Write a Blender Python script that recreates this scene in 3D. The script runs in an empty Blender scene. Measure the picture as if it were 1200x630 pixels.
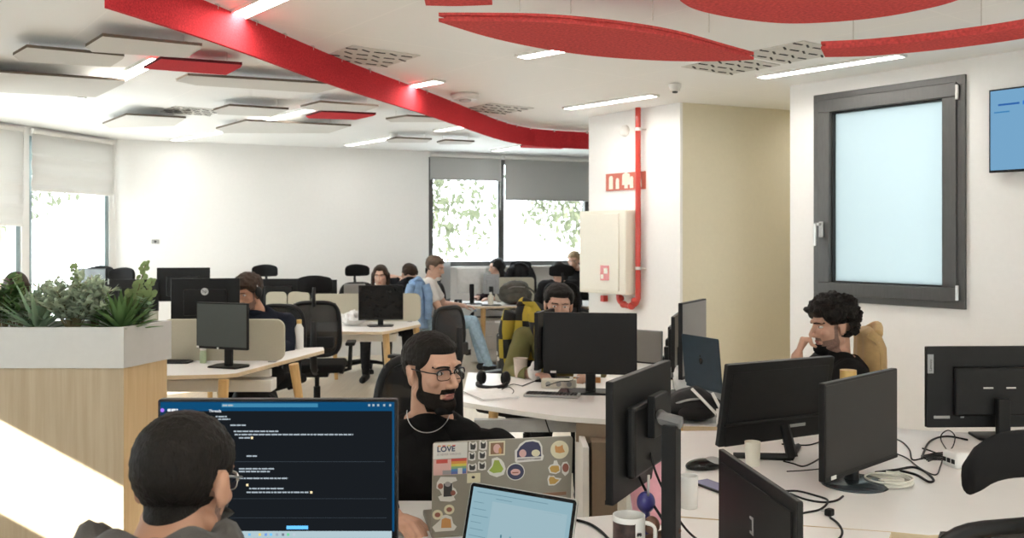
import bpy, bmesh, math, random
import numpy as np
from mathutils import Vector, Matrix, Euler, Quaternion, noise

random.seed(7)
SC = bpy.context.scene
COL = SC.collection
PI = math.pi
FPX, CZ, HX, HY = 1050.0, 1.60, 600.0, 278.0      # lens in pixels, eye height, principal column and horizon row of the photograph
CEIL, DESK = 2.80, 0.74
FROST = (.36,.395,.405)

def at(px, py, d):                                   # world point seen at a pixel, d metres into the room
    return Vector(((px-HX)/FPX*d, d, CZ-(py-HY)/FPX*d))
def lev(px, py, z):                                  # world point on the horizontal plane z
    d = (CZ-z)*FPX/(py-HY)
    return Vector(((px-HX)/FPX*d, d, z))

# ------------------------------------------------------------------ materials
def nodes(m):
    m.use_nodes = True
    nt = m.node_tree
    return nt, nt.nodes['Principled BSDF'], nt.nodes['Material Output']
def setin(n, names, v):
    for k in names:
        if k in n.inputs:
            n.inputs[k].default_value = v; return
def mat(name, c, rough=.5, metal=0., spec=.5, var=.06, scale=30., bump=0., bscale=200., emit=None, estr=0., sheen=0., coat=0., alpha=1., stretch=(1,1,1)):
    m = bpy.data.materials.new(name); nt, b, out = nodes(m)
    b.inputs['Roughness'].default_value = rough; b.inputs['Metallic'].default_value = metal
    setin(b, ('Specular IOR Level','Specular'), spec)
    if sheen: setin(b, ('Sheen Weight',), sheen)
    if coat: setin(b, ('Coat Weight',), coat)
    tc = nt.nodes.new('ShaderNodeTexCoord'); mp = nt.nodes.new('ShaderNodeMapping')
    mp.inputs['Scale'].default_value = stretch
    nt.links.new(tc.outputs['Object'], mp.inputs['Vector'])
    nz = nt.nodes.new('ShaderNodeTexNoise'); nz.inputs['Scale'].default_value = scale; nz.inputs['Detail'].default_value = 4
    nt.links.new(mp.outputs['Vector'], nz.inputs['Vector'])
    rp = nt.nodes.new('ShaderNodeValToRGB')
    lo = [max(0, x*(1-var)) for x in c]; hi = [min(1, x*(1+var)) for x in c]
    rp.color_ramp.elements[0].color = (*lo, 1); rp.color_ramp.elements[1].color = (*hi, 1)
    rp.color_ramp.elements[0].position = .3; rp.color_ramp.elements[1].position = .7
    nt.links.new(nz.outputs['Fac'], rp.inputs['Fac']); nt.links.new(rp.outputs['Color'], b.inputs['Base Color'])
    if bump:
        n2 = nt.nodes.new('ShaderNodeTexNoise'); n2.inputs['Scale'].default_value = bscale; n2.inputs['Detail'].default_value = 3
        nt.links.new(mp.outputs['Vector'], n2.inputs['Vector'])
        bp = nt.nodes.new('ShaderNodeBump'); bp.inputs['Strength'].default_value = bump; bp.inputs['Distance'].default_value = .004
        nt.links.new(n2.outputs['Fac'], bp.inputs['Height']); nt.links.new(bp.outputs['Normal'], b.inputs['Normal'])
    if emit:
        setin(b, ('Emission Color','Emission'), (*emit, 1)); setin(b, ('Emission Strength',), estr)
    return m
def emis(name, c, s):
    m = bpy.data.materials.new(name); m.use_nodes = True; nt = m.node_tree
    nt.nodes.remove(nt.nodes['Principled BSDF'])
    e = nt.nodes.new('ShaderNodeEmission'); e.inputs['Color'].default_value = (*c, 1); e.inputs['Strength'].default_value = s
    nt.links.new(e.outputs[0], nt.nodes['Material Output'].inputs['Surface']); return m
def wood(name, a, b_, axis, scale=1., rough=.45):
    m = bpy.data.materials.new(name); nt, b, out = nodes(m)
    tc = nt.nodes.new('ShaderNodeTexCoord'); mp = nt.nodes.new('ShaderNodeMapping')
    s = [38*scale]*3; s[axis] = 1.6*scale; mp.inputs['Scale'].default_value = s
    nz = nt.nodes.new('ShaderNodeTexNoise'); nz.inputs['Scale'].default_value = 1.5; nz.inputs['Detail'].default_value = 6; nz.inputs['Roughness'].default_value = .62
    rp = nt.nodes.new('ShaderNodeValToRGB'); rp.color_ramp.elements[0].color = (*a, 1); rp.color_ramp.elements[1].color = (*b_, 1)
    rp.color_ramp.elements[0].position = .32; rp.color_ramp.elements[1].position = .68
    nt.links.new(tc.outputs['Object'], mp.inputs['Vector']); nt.links.new(mp.outputs['Vector'], nz.inputs['Vector'])
    nt.links.new(nz.outputs['Fac'], rp.inputs['Fac']); nt.links.new(rp.outputs['Color'], b.inputs['Base Color'])
    b.inputs['Roughness'].default_value = rough
    return m
def glassy(name, tint=(1,1,1), gloss=.06, rough=.0):
    m = bpy.data.materials.new(name); m.use_nodes = True; nt = m.node_tree; nt.nodes.remove(nt.nodes['Principled BSDF'])
    t = nt.nodes.new('ShaderNodeBsdfTransparent'); t.inputs['Color'].default_value = (*tint, 1)
    g = nt.nodes.new('ShaderNodeBsdfGlossy'); g.inputs['Roughness'].default_value = rough
    mx = nt.nodes.new('ShaderNodeMixShader'); mx.inputs['Fac'].default_value = gloss
    nt.links.new(t.outputs[0], mx.inputs[1]); nt.links.new(g.outputs[0], mx.inputs[2])
    nt.links.new(mx.outputs[0], nt.nodes['Material Output'].inputs['Surface']); return m
def translucent(name, c, k=.5):
    m = bpy.data.materials.new(name); m.use_nodes = True; nt = m.node_tree; b = nt.nodes['Principled BSDF']
    b.inputs['Base Color'].default_value = (*c, 1); b.inputs['Roughness'].default_value = .8
    t = nt.nodes.new('ShaderNodeBsdfTranslucent'); t.inputs['Color'].default_value = (*c, 1)
    mx = nt.nodes.new('ShaderNodeMixShader'); mx.inputs['Fac'].default_value = k
    nt.links.new(b.outputs[0], mx.inputs[1]); nt.links.new(t.outputs[0], mx.inputs[2])
    nt.links.new(mx.outputs[0], nt.nodes['Material Output'].inputs['Surface']); return m
def mesh_fabric(name, c, hole=.35, scale=260.):
    m = bpy.data.materials.new(name); m.use_nodes = True; nt = m.node_tree; b = nt.nodes['Principled BSDF']
    b.inputs['Base Color'].default_value = (*c, 1); b.inputs['Roughness'].default_value = .75
    t = nt.nodes.new('ShaderNodeBsdfTransparent'); mx = nt.nodes.new('ShaderNodeMixShader'); mx.inputs['Fac'].default_value = hole
    nt.links.new(b.outputs[0], mx.inputs[1]); nt.links.new(t.outputs[0], mx.inputs[2])
    nt.links.new(mx.outputs[0], nt.nodes['Material Output'].inputs['Surface']); return m

M = {}
M['wall'] = mat('wall_paint', (.79,.782,.765), .8, var=.01, bump=.05, bscale=300)
M['wall_beige'] = mat('wall_beige_paint', (.66,.61,.475), .8, var=.015)
M['ceil'] = mat('ceiling_paint', (.84,.825,.79), .75, var=.01)
M['seam'] = mat('ceiling_joint', (.70,.68,.64), .8, var=.02)
M['floor'] = wood('floor_oak', (.62,.54,.43), (.73,.65,.53), 1, .5, .35)
M['felt_lens'] = mat('felt_red_lens', (.64,.090,.088), .95, spec=.1, var=.2, scale=70, bump=.25, bscale=400)
M['felt_red'] = mat('felt_red', (.57,.040,.050), .95, spec=.1, var=.22, scale=120, bump=.25, bscale=500)
M['felt_white'] = mat('felt_white', (.66,.645,.615), .95, var=.03, scale=160, bump=.15, bscale=500)
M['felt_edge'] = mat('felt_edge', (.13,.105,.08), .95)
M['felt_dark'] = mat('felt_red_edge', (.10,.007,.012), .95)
M['cap_grey'] = mat('arm_cap_grey', (.13,.13,.13), .4)
M['clip'] = mat('clip_metal', (.6,.58,.55), .35, .8)
M['cable'] = mat('steel_cable', (.55,.53,.5), .4, .8)
M['lamp'] = emis('lamp_diffuser', (1,.955,.89), 10.0)
M['lamp_dim'] = emis('lamp_diffuser_weaker', (1,.965,.91), 4.0)  # weaker copy of the lamp, keeps the back wall from washing out
M['vent'] = mat('vent_plate', (.66,.65,.62), .7)
M['black'] = mat('slot_black', (.012,.012,.012), .7)
M['white_plastic'] = mat('white_plastic', (.75,.74,.71), .4, var=.02)
M['grey_plastic'] = mat('grey_plastic', (.35,.35,.34), .45)
M['frame_grey'] = mat('window_frame_grey', (.085,.085,.083), .38, .25, var=.08, scale=12, stretch=(6,6,1))
M['frame_teal'] = mat('window_frame_pale', (.30,.38,.40), .4, .3)
M['steel'] = mat('brushed_steel', (.62,.61,.59), .3, .9)
M['glass'] = glassy('clear_glass', (.97,.99,.99), .05)
M['frost'] = translucent('frosted_pane', FROST, .85)
M['blind'] = translucent('blind_cloth', (.62,.60,.56), .22)
M['blind_pale'] = translucent('blind_cloth_pale', (.72,.71,.69), .25)
M['blind_dim'] = translucent('blind_cloth_grey', (.42,.42,.41), .10)
M['mono'] = mat('monitor_black', (.011,.011,.011), .42, spec=.22, var=.1)
M['mono_gloss'] = mat('monitor_gloss_black', (.008,.008,.008), .2, spec=.3)
M['screen_off'] = mat('screen_off', (.009,.0085,.008), .36, spec=.3, var=.03)
M['screen_matte'] = mat('screen_off_matte', (.016,.016,.0165), .5, spec=.22, var=.03)
M['screen_greygreen'] = mat('screen_greygreen', (.060,.070,.068), .35, var=.02)
M['screen_grey'] = mat('screen_grey', (.26,.25,.235), .4, var=.02)
M['mono_edge'] = mat('monitor_edge_grey', (.30,.30,.30), .4, .5)
M['silver'] = mat('silver_alloy', (.55,.54,.52), .35, .75)
M['navy_alloy'] = mat('midnight_alloy', (.035,.055,.075), .38, .55)
M['olive_alloy'] = mat('warm_grey_lid', (.255,.235,.195), .42, .35, var=.03)
M['keys'] = mat('keyboard_black', (.02,.02,.022), .5)
M['desk'] = mat('desk_white_laminate', (.82,.80,.775), .38, var=.012, scale=8)
M['ply'] = wood('desk_edge_oak', (.60,.47,.30), (.70,.57,.40), 0, .6)
M['oak'] = wood('oak_leg', (.55,.34,.13), (.68,.45,.20), 2, 1.0)
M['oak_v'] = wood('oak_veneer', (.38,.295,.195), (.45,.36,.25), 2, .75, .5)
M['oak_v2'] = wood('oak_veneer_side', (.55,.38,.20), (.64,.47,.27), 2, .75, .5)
M['planter'] = mat('planter_metal', (.55,.54,.52), .5, var=.015)
M['divider'] = mat('divider_felt', (.47,.44,.345), .95, var=.04, scale=220, bump=.12, bscale=600)
M['divider_edge'] = mat('divider_edge', (.70,.67,.60), .7)
M['chair'] = mat('chair_black', (.012,.012,.0125), .5, spec=.22, var=.1)
M['chair_fab'] = mat('chair_fabric_black', (.011,.011,.0115), .9, spec=.15, bump=.2, bscale=700)
M['chair_mesh'] = mesh_fabric('chair_mesh_black', (.012,.012,.013), .22)
M['cord'] = mat('cable_black', (.010,.010,.010), .45, spec=.25)
M['cord_white'] = mat('cable_white', (.70,.68,.60), .5)
M['red_paint'] = mat('fire_red_paint', (.50,.035,.022), .3, var=.05, coat=.3)
M['sign_red'] = mat('sign_red', (.46,.10,.06), .4, var=.05)
M['ivory'] = mat('ivory_print', (.78,.73,.62), .5)
M['cream'] = mat('cream_plastic', (.72,.68,.58), .45, var=.012)
M['paper'] = mat('paper_white', (.76,.75,.73), .8)
M['soil'] = mat('potting_soil', (.03,.022,.015), .95, var=.3, bump=.6, bscale=60)
def leafmat(n, c, k=.42):
    return translucent(n, c, k)
M['leaf'] = leafmat('leaf_green', (.10,.19,.055)); M['leaf_dk'] = leafmat('leaf_dark', (.10,.19,.06)); M['leaf_silver'] = leafmat('leaf_silver', (.52,.60,.46))
M['leaf_pale'] = leafmat('leaf_pale', (.25,.33,.14)); M['leaf_grey'] = leafmat('leaf_greygreen', (.30,.42,.27)); M['stem'] = mat('stem_brown', (.16,.13,.06), .8)
M['tree_leaf'] = leafmat('tree_leaf', (.10,.11,.065), .4); M['bark'] = mat('tree_bark', (.25,.2,.14), .9)
M['ground_out'] = mat('terrace_pale', (.74,.73,.71), .9)
M['skin'] = mat('skin_light', (.50,.285,.20), .5, spec=.35, var=.05, scale=40, bump=.06, bscale=320)
M['skin2'] = mat('skin_warm', (.46,.25,.165), .5, spec=.35, var=.05, scale=40, bump=.06, bscale=320)
M['skin3'] = mat('skin_pale', (.56,.34,.25), .5, spec=.35, var=.05, scale=40)
M['lip'] = mat('lip', (.36,.135,.11), .45, var=.05)
M['hair'] = mat('hair_black', (.009,.007,.0055), .6, spec=.18, var=.3, scale=120, bump=.9, bscale=260, stretch=(1,1,.25))
M['hair_br'] = mat('hair_brown', (.035,.020,.012), .6, spec=.2, var=.35, scale=120, bump=.6, bscale=260, stretch=(1,1,.25))
M['hair_lt'] = mat('hair_lightbrown', (.085,.048,.025), .55, var=.35, scale=120, bump=.6, bscale=260)
M['hair_bl'] = mat('hair_blond', (.34,.24,.13), .55, var=.35, scale=120, bump=.6, bscale=260)
M['stubble'] = mat('stubble', (.20,.115,.085), .7, var=.3, scale=200, bump=.4, bscale=500)
M['beard'] = mat('beard_black', (.012,.009,.007), .8, spec=.15, var=.4, scale=260, bump=.8, bscale=500)
M['eye'] = mat('eye_white', (.62,.60,.57), .2); M['iris'] = mat('iris_brown', (.03,.017,.010), .15)
M['knit_black'] = mat('black_knit', (.0095,.009,.009), .92, spec=.12, var=.15, scale=20, bump=.3, bscale=420)
M['navy'] = mat('navy_knit', (.011,.014,.023), .9, spec=.15, bump=.3, bscale=400)
M['grey_hood'] = mat('grey_fleece', (.075,.070,.066), .95, spec=.2, bump=.35, bscale=380, sheen=.1)
M['olive'] = mat('olive_cotton', (.135,.125,.04), .9, bump=.2, bscale=300)
M['tee'] = mat('white_cotton', (.66,.64,.61), .9, bump=.1, bscale=200)
M['denim'] = mat('pale_denim', (.30,.42,.52), .9, var=.18, scale=30, bump=.2, bscale=500)
M['denim_jkt'] = mat('blue_denim', (.22,.34,.53), .9, var=.3, scale=9, bump=.2, bscale=500)
M['tan'] = mat('tan_wool', (.52,.35,.155), .95, var=.08, bump=.2, bscale=500, sheen=.2)
M['char'] = mat('charcoal_fleece', (.022,.022,.024), .95, spec=.15, var=.2, bump=.2, bscale=300)
M['bag'] = mat('bag_grey_nylon', (.10,.095,.08), .7, spec=.2, var=.25, scale=14, bump=.3, bscale=60)
M['bag_black'] = mat('bag_black_nylon', (.011,.011,.0115), .6, spec=.22, var=.25, scale=14, bump=.3, bscale=60)
M['burg'] = mat('burgundy_cotton', (.030,.012,.016), .9)
M['pink'] = mat('pink_sheet', (.75,.36,.42), .5)
M['violet'] = mat('violet_plastic', (.05,.045,.20), .3)
M['brown_fig'] = mat('brown_resin', (.14,.07,.045), .5, var=.3, scale=60)
M['amber'] = mat('honey_cap', (.62,.40,.13), .5)
M['mint'] = mat('mint_bottle', (.45,.55,.36), .35)
M['tumbler'] = mat('clear_plastic_pinkish', (.60,.50,.43), .25, spec=.6)
M['brown_panel'] = mat('desk_panel_brown', (.20,.145,.095), .6, var=.05)
M['drawer_white'] = mat('pedestal_white', (.72,.70,.66), .5, var=.02)
M['blue_base'] = mat('stand_bluegrey', (.05,.065,.075), .25, .5)
M['maroon'] = mat('maroon_mat', (.055,.014,.016), .8)
M['orange'] = mat('orange_card', (.62,.30,.10), .7)
def flat(n, c, r=.5): 
    if n not in M: M[n] = mat(n, c, r, var=.02)
    return M[n]
def scr(n, c, s=1.0):
    s *= .325
    if n not in M: M[n] = emis(n, c, s)
    return M[n]

# ------------------------------------------------------------------ objects
def tag(o, label=None, cat=None, group=None, kind=None):
    if label: o['label'] = label
    if cat: o['category'] = cat
    if group: o['group'] = group
    if kind: o['kind'] = kind
    return o
def thing(name, label, cat, loc=(0,0,0), rz=0., group=None):
    o = bpy.data.objects.new(name, None); COL.objects.link(o); o.empty_display_size = .05
    o.location = loc; o.rotation_euler = (0,0,rz)
    return tag(o, label, cat, group)
def dup(root, loc, rz, label=None, group=None):
    r = root.copy(); COL.objects.link(r); r.location = loc; r.rotation_euler = (0,0,rz)
    if label: r['label'] = label
    if group: r['group'] = group
    for ch in list(root.children):
        c = ch.copy(); COL.objects.link(c); c.parent = r
        for g in list(ch.children):
            d = g.copy(); COL.objects.link(d); d.parent = c
    return r

class MB:
    def __init__(s): s.bm = bmesh.new()
    def _xf(s, vs, mtx):
        if mtx is not None: bmesh.ops.transform(s.bm, matrix=mtx, verts=vs)
    def box(s, c, size, mtx=None, rz=0.):
        r = bmesh.ops.create_cube(s.bm, size=1.0); vs = r['verts']
        bmesh.ops.transform(s.bm, matrix=Matrix.Translation(c) @ Matrix.Rotation(rz,4,'Z') @ Matrix.Diagonal((*size,1)), verts=vs); s._xf(vs, mtx); return vs
    def prism(s, poly, z0, z1, mtx=None):
        b = [s.bm.verts.new((p[0],p[1],z0)) for p in poly]; t = [s.bm.verts.new((p[0],p[1],z1)) for p in poly]
        n = len(poly)
        s.bm.faces.new(b[::-1]); s.bm.faces.new(t)
        for i in range(n): s.bm.faces.new((b[i], b[(i+1)%n], t[(i+1)%n], t[i]))
        s._xf(b+t, mtx); return b+t
    def quad(s, pts):
        s.bm.faces.new([s.bm.verts.new(p) for p in pts])
    def rings(s, rings, closed=True, cap=True):
        vr = [[s.bm.verts.new(p) for p in r] for r in rings]
        for a, b in zip(vr[:-1], vr[1:]):
            n = len(a)
            for i in range(n if closed else n-1):
                s.bm.faces.new((a[i], a[(i+1)%n], b[(i+1)%n], b[i]))
        if cap and closed:
            s.bm.faces.new(vr[0][::-1]); s.bm.faces.new(vr[-1])
        return [v for r in vr for v in r]
    def tube(s, pts, r, n=8, cap=True):
        pts = [Vector(p) for p in pts]; rs = r if isinstance(r,(list,tuple)) else [r]*len(pts)
        out = []; up = None
        for i, p in enumerate(pts):
            d = (pts[min(i+1,len(pts)-1)]-pts[max(i-1,0)])
            d = d.normalized() if d.length > 1e-9 else Vector((0,0,1))
            if up is None: up = Vector((0,0,1)) if abs(d.z) < .9 else Vector((1,0,0))
            u = d.cross(up)
            if u.length < 1e-6: u = d.cross(Vector((1,.3,0)))
            u.normalize(); v = d.cross(u).normalized(); up = -v if up.dot(v) < 0 else v
            u = d.cross(up).normalized(); v = d.cross(u)
            out.append([p + (u*math.cos(2*PI*k/n)+v*math.sin(2*PI*k/n))*rs[i] for k in range(n)])
        return s.rings(out, True, cap)
    def cyl(s, p0, p1, r0, r1=None, n=24):
        return s.tube([p0,p1], [r0, r0 if r1 is None else r1], n)
    def lathe(s, prof, c=(0,0,0), n=32, mtx=None, cap=True):
        rg = [[Vector(c)+Vector((r*math.cos(2*PI*k/n), r*math.sin(2*PI*k/n), z)) for k in range(n)] for r, z in prof]
        vs = s.rings(rg, True, cap); s._xf(vs, mtx); return vs
    def ell(s, c, r, rot=None, seg=24, rg=16):
        res = bmesh.ops.create_uvsphere(s.bm, u_segments=seg, v_segments=rg, radius=1.0); vs = res['verts']
        m = Matrix.Translation(c) @ (rot.to_4x4() if rot is not None else Matrix.Identity(4)) @ Matrix.Diagonal((*r,1))
        bmesh.ops.transform(s.bm, matrix=m, verts=vs); return vs
    def cap(s, p0, r0, p1, r1, n=20):                 # tapered limb with round ends
        p0 = Vector(p0); p1 = Vector(p1); d = p1-p0; L = max(d.length,1e-6)
        q = Vector((0,0,1)).rotation_difference(d/L).to_matrix().to_4x4(); q.translation = p0
        prof = []
        for i in range(5):
            a = PI/2*(1-i/5.); prof.append((max(r0*math.cos(a),1e-4), -r0*math.sin(a)))
        for t in (0,.25,.5,.75,1): prof.append((r0+(r1-r0)*t, L*t))
        for i in range(1,6):
            a = PI/2*(i/5.); prof.append((max(r1*math.cos(a),1e-4), L+r1*math.sin(a)))
        return s.lathe(prof, n=n, mtx=q)
    def panel(s, w, h, t, rad, mtx=None, n=6):        # rounded upright slab in XZ, thickness along y, origin bottom centre
        pts = []
        for (cx, cz, a0) in ((w/2-rad, h-rad, 0), (-w/2+rad, h-rad, PI/2), (-w/2+rad, rad, PI), (w/2-rad, rad, 1.5*PI)):
            for k in range(n+1):
                a = a0+PI/2*k/n; pts.append((cx+rad*math.cos(a), cz+rad*math.sin(a)))
        f = [s.bm.verts.new((x,-t/2,z)) for x, z in pts]; b = [s.bm.verts.new((x,t/2,z)) for x, z in pts]; k = len(pts)
        s.bm.faces.new(f); s.bm.faces.new(b[::-1])
        for i in range(k): s.bm.faces.new((f[(i+1)%k], f[i], b[i], b[(i+1)%k]))
        s._xf(f+b, mtx); return f+b
    def build(s, name, m, parent=None, smooth=False, bevel=0., seg=2, sub=0, loc=None, rot=None, autosm=False):
        bmesh.ops.recalc_face_normals(s.bm, faces=s.bm.faces)
        if smooth:
            for f in s.bm.faces: f.smooth = True
        if autosm:
            for f in s.bm.faces: f.smooth = True
            for e in s.bm.edges:
                if len(e.link_faces) == 2 and e.calc_face_angle(0) > .6: e.smooth = False
        me = bpy.data.meshes.new(name); s.bm.to_mesh(me); s.bm.free()
        o = bpy.data.objects.new(name, me); COL.objects.link(o)
        for mm in (m if isinstance(m,(list,tuple)) else [m]): me.materials.append(mm)
        if parent: o.parent = parent
        if loc is not None: o.location = loc
        if rot is not None: o.rotation_euler = rot
        if bevel:
            b = o.modifiers.new('bevel','BEVEL'); b.width = bevel; b.segments = seg; b.limit_method = 'ANGLE'; b.angle_limit = .7
        if sub:
            b = o.modifiers.new('sub','SUBSURF'); b.levels = sub; b.render_levels = sub
        return o
def struct(name, mb, m, **k):
    return tag(mb.build(name, m, **k), kind='structure')
def spline(pts, n=8):                                 # smooth curve through the points
    pts = [Vector(p) for p in pts]; out = []
    for i in range(len(pts)-1):
        p0, p1, p2, p3 = pts[max(i-1,0)], pts[i], pts[i+1], pts[min(i+2,len(pts)-1)]
        for k in range(n):
            t = k/n
            out.append(.5*((2*p1)+(p2-p0)*t+(2*p0-5*p1+4*p2-p3)*t*t+(3*p1-p0-3*p2+p3)*t**3))
    return out+[pts[-1]]
def cord(name, label, pts, r=.004, m='cord', group=None):
    mb = MB(); mb.tube(spline(pts), r, 8)
    return tag(mb.build(name, M[m], smooth=True), label, 'cable', group)
def text_mesh(s, size, m, name, parent, loc, rot, ext=.0004, align='LEFT', bold=False):
    cu = bpy.data.curves.new('txt','FONT'); cu.body = s; cu.size = size; cu.extrude = ext; cu.align_x = align
    if bold: cu.offset = size*.025
    o = bpy.data.objects.new('txt', cu); COL.objects.link(o)
    bpy.context.view_layer.update()
    me = bpy.data.meshes.new_from_object(o.evaluated_get(bpy.context.evaluated_depsgraph_get()))
    bpy.data.objects.remove(o); r = bpy.data.objects.new(name, me); COL.objects.link(r)
    me.materials.clear(); me.materials.append(m)
    r.parent = parent; r.location = loc; r.rotation_euler = rot
    return r
def yaw_of(a, b):                                     # z rotation whose local x runs from a to b
    return math.atan2(b[1]-a[1], b[0]-a[0])
EXPOSURE, SKY, SUN = 2.42, 2.4, 5.8
FILL_LAMPS = [(.6,1.6),(-2.6,-1.2),(.2,-1.2),(4.6,3.0)]  # unseen ceiling lights added to fill the near room
# ------------------------------------------------------------------ camera, sky, sun
cam = bpy.data.cameras.new('camera'); co = bpy.data.objects.new('camera', cam); COL.objects.link(co)
co.location = (0,0,CZ); co.rotation_euler = (PI/2,0,0)
cam.sensor_width = 36; cam.lens = 36*FPX/1200; cam.shift_y = -(315-HY)/1200
cam.clip_start = .05; cam.clip_end = 300
cam.dof.use_dof = True; cam.dof.focus_distance = 2.9; cam.dof.aperture_fstop = 6.3
SC.camera = co
SC.view_settings.view_transform = 'Standard'; SC.view_settings.look = 'None'
SC.view_settings.gamma = 1; SC.view_settings.use_curve_mapping = False; SC.view_settings.exposure = EXPOSURE
SC.cycles.use_denoising = True; SC.cycles.max_bounces = 7; SC.cycles.diffuse_bounces = 5; SC.cycles.transparent_max_bounces = 12
SC.cycles.sample_clamp_indirect = 6; SC.cycles.caustics_reflective = False; SC.cycles.caustics_refractive = False
w = bpy.data.worlds.new('World'); SC.world = w; w.use_nodes = True
bg = w.node_tree.nodes['Background']; bg.inputs[0].default_value = (.86,.94,1.0,1); bg.inputs[1].default_value = SKY
sun = bpy.data.lights.new('sun','SUN'); sun.energy = SUN; sun.angle = .006; sun.color = (1,.95,.87)
so = bpy.data.objects.new('sun', sun); COL.objects.link(so)
so.rotation_euler = Vector((1,.8,-.54)).to_track_quat('-Z','Y').to_euler()

# ------------------------------------------------------------------ shell
outline = [(-4.3,-3.2),(6.4,-3.2),(6.4,1.95),(2.45,7.12),(5.0,8.35),(4.3,9.3),(3.3,14.4),(-4.9,11.05),(-6.12,6.7),(-4.3,6.7)]
mb = MB(); mb.prism(outline, -.12, 0); struct('floor', mb, M['floor'])
mc = bpy.data.materials.new('ceiling_panels'); nt, b, out = nodes(mc); b.inputs['Roughness'].default_value = .7
tc = nt.nodes.new('ShaderNodeTexCoord'); mp = nt.nodes.new('ShaderNodeMapping'); mp.inputs['Rotation'].default_value = (0,0,-math.atan2(1,-.771)+PI)
bk = nt.nodes.new('ShaderNodeTexBrick'); bk.inputs['Scale'].default_value = 1; bk.inputs['Brick Width'].default_value = 2.4; bk.inputs['Row Height'].default_value = 1.2
bk.inputs['Mortar Size'].default_value = .006; bk.offset = 0
bk.inputs['Color1'].default_value = (.90,.905,.90,1); bk.inputs['Color2'].default_value = (.905,.91,.905,1); bk.inputs['Mortar'].default_value = (.95,.95,.94,1)
nt.links.new(tc.outputs['Object'], mp.inputs['Vector']); nt.links.new(mp.outputs['Vector'], bk.inputs['Vector']); nt.links.new(bk.outputs['Color'], b.inputs['Base Color'])
mb = MB(); mb.prism(outline, CEIL, CEIL+.15); struct('ceiling', mb, mc)

def wall(name, p0, p1, out, m, holes=(), th=.2, z1=CEIL):     # wall from p0 to p1, its thickness on the side of 'out' (+1 left of p0->p1)
    p0 = Vector((*p0,0)); p1 = Vector((*p1,0)); L = (p1-p0).length; a = yaw_of(p0,p1)
    mx = Matrix.Translation(p0) @ Matrix.Rotation(a,4,'Z'); mb = MB()
    xs = sorted({0, L, *[h[0] for h in holes], *[h[1] for h in holes]})
    for s0, s1 in zip(xs[:-1], xs[1:]):
        hs = [h for h in holes if h[0] <= s0+1e-6 and h[1] >= s1-1e-6]
        spans = [(0, z1)] if not hs else [(0, hs[0][2]), (hs[0][3], z1)]
        for a0, a1 in spans:
            if a1-a0 > .01: mb.box(((s0+s1)/2, out*th/2, (a0+a1)/2), (s1-s0, th, a1-a0), mx)
    bmesh.ops.remove_doubles(mb.bm, verts=mb.bm.verts, dist=1e-5)
    struct(name, mb, m); return mx
CR = (-4.85,10.96)
BK = Vector((.925,.38)).normalized(); RW = Vector((.771,-1)).normalized()
back1 = (CR[0]+BK.x*8.6, CR[1]+BK.y*8.6)
Mback = wall('wall_back', CR, back1, 1, M['wall'], [(3.99,6.5,1.19,2.72)])
FL = (-6.05,6.62); Lf = math.dist(FL, CR)
Mleft = wall('wall_left', FL, CR, 1, M['wall'], [(.35,3.06,.35,2.70),(3.16,Lf-.1,.35,2.70)])
Mnear = wall('wall_left_near', (-4.2,-3.1), (-4.2,6.6), 1, M['wall'], [(4.75,6.7,1.2,2.6)], th=.14)
wall('wall_left_return', (-4.2,6.6), (-6.05,6.6), -1, M['wall'], th=.1)
RP = (2.21,7.12)
Mright = wall('wall_right', RP, (6.25,1.88), 1, M['wall'], [(.225,1.385,1.115,2.696)], th=.24)
wall('wall_right_near', (6.25,1.88), (6.25,-3.1), 1, M['wall'])
Mrear = wall('wall_rear', (-4.2,-3.0), (6.25,-3.0), -1, M['wall'], [(1.0,2.6,.9,2.5),(7.0,8.6,.9,2.5)])
wall('wall_corridor', (2.45,7.28), (4.95,8.36), -1, M['wall_beige'], th=.1)
wall('wall_corridor_end', (4.95,8.36), (4.25,9.2), -1, M['wall_beige'])
wall('wall_far_right', (4.25,9.2), (3.15,14.25), -1, M['wall'])
mb = MB(); mb.prism([(.765,8.92),(1.496,7.97),(1.520,7.9804),(1.62,8.3),(1.1,9.2)], 0, CEIL); struct('wall_pillar', mb, M['wall'])
mb = MB(); mb.prism([(1.5205,7.9806),(4.22,9.15),(4.1,9.4),(1.6,8.3)], 0, CEIL); struct('wall_recess', mb, M['wall_beige'])

# outside
mb = MB(); mb.box((0,8,-.5),(160,160,.3)); tag(mb.build('terrace_ground', M['ground_out']), kind='structure')

def leaf_blob(mb, c, r, n, size, seed):
    rnd = random.Random(seed)
    for i in range(n):
        d = Vector((rnd.gauss(0,1),rnd.gauss(0,1),rnd.gauss(0,1))).normalized()*(rnd.random()**.4)
        p = Vector(c)+Vector((d.x*r[0],d.y*r[1],d.z*r[2]))
        q = Euler((rnd.uniform(0,6),rnd.uniform(0,6),rnd.uniform(0,6))).to_matrix()
        s = size*rnd.uniform(.6,1.3)
        mb.quad([p+q@Vector(v)*s for v in ((-1,0,0),(0,-.45,.1),(1,0,0),(0,.45,.1))])
def tree(label, x, y, h, r, seed):
    t = thing('tree', label, 'tree', (x,y,-.35), 0, 'trees outside the windows')
    mb = MB(); mb.tube([(0,0,0),(.1,0,h*.3),(0,.1,h*.7)], [.16,.12,.05], 8)
    for k in range(4):
        a = k*1.6+seed; mb.tube([(.05,0,h*(.3+.08*k)),(math.cos(a)*r*.6,math.sin(a)*r*.6,h*(.5+.1*k))],[.06,.02],6)
    mb.build('trunk', M['bark'], t)
    mb = MB()
    for k in range(5):
        a = k*1.3+seed; leaf_blob(mb, (math.cos(a)*r*.45,math.sin(a)*r*.45,h*(.48+.1*k)), (r*.75,r*.75,h*.22), 800, .105, seed*10+k)
    mb.build('foliage', M['tree_leaf'], t)
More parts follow.
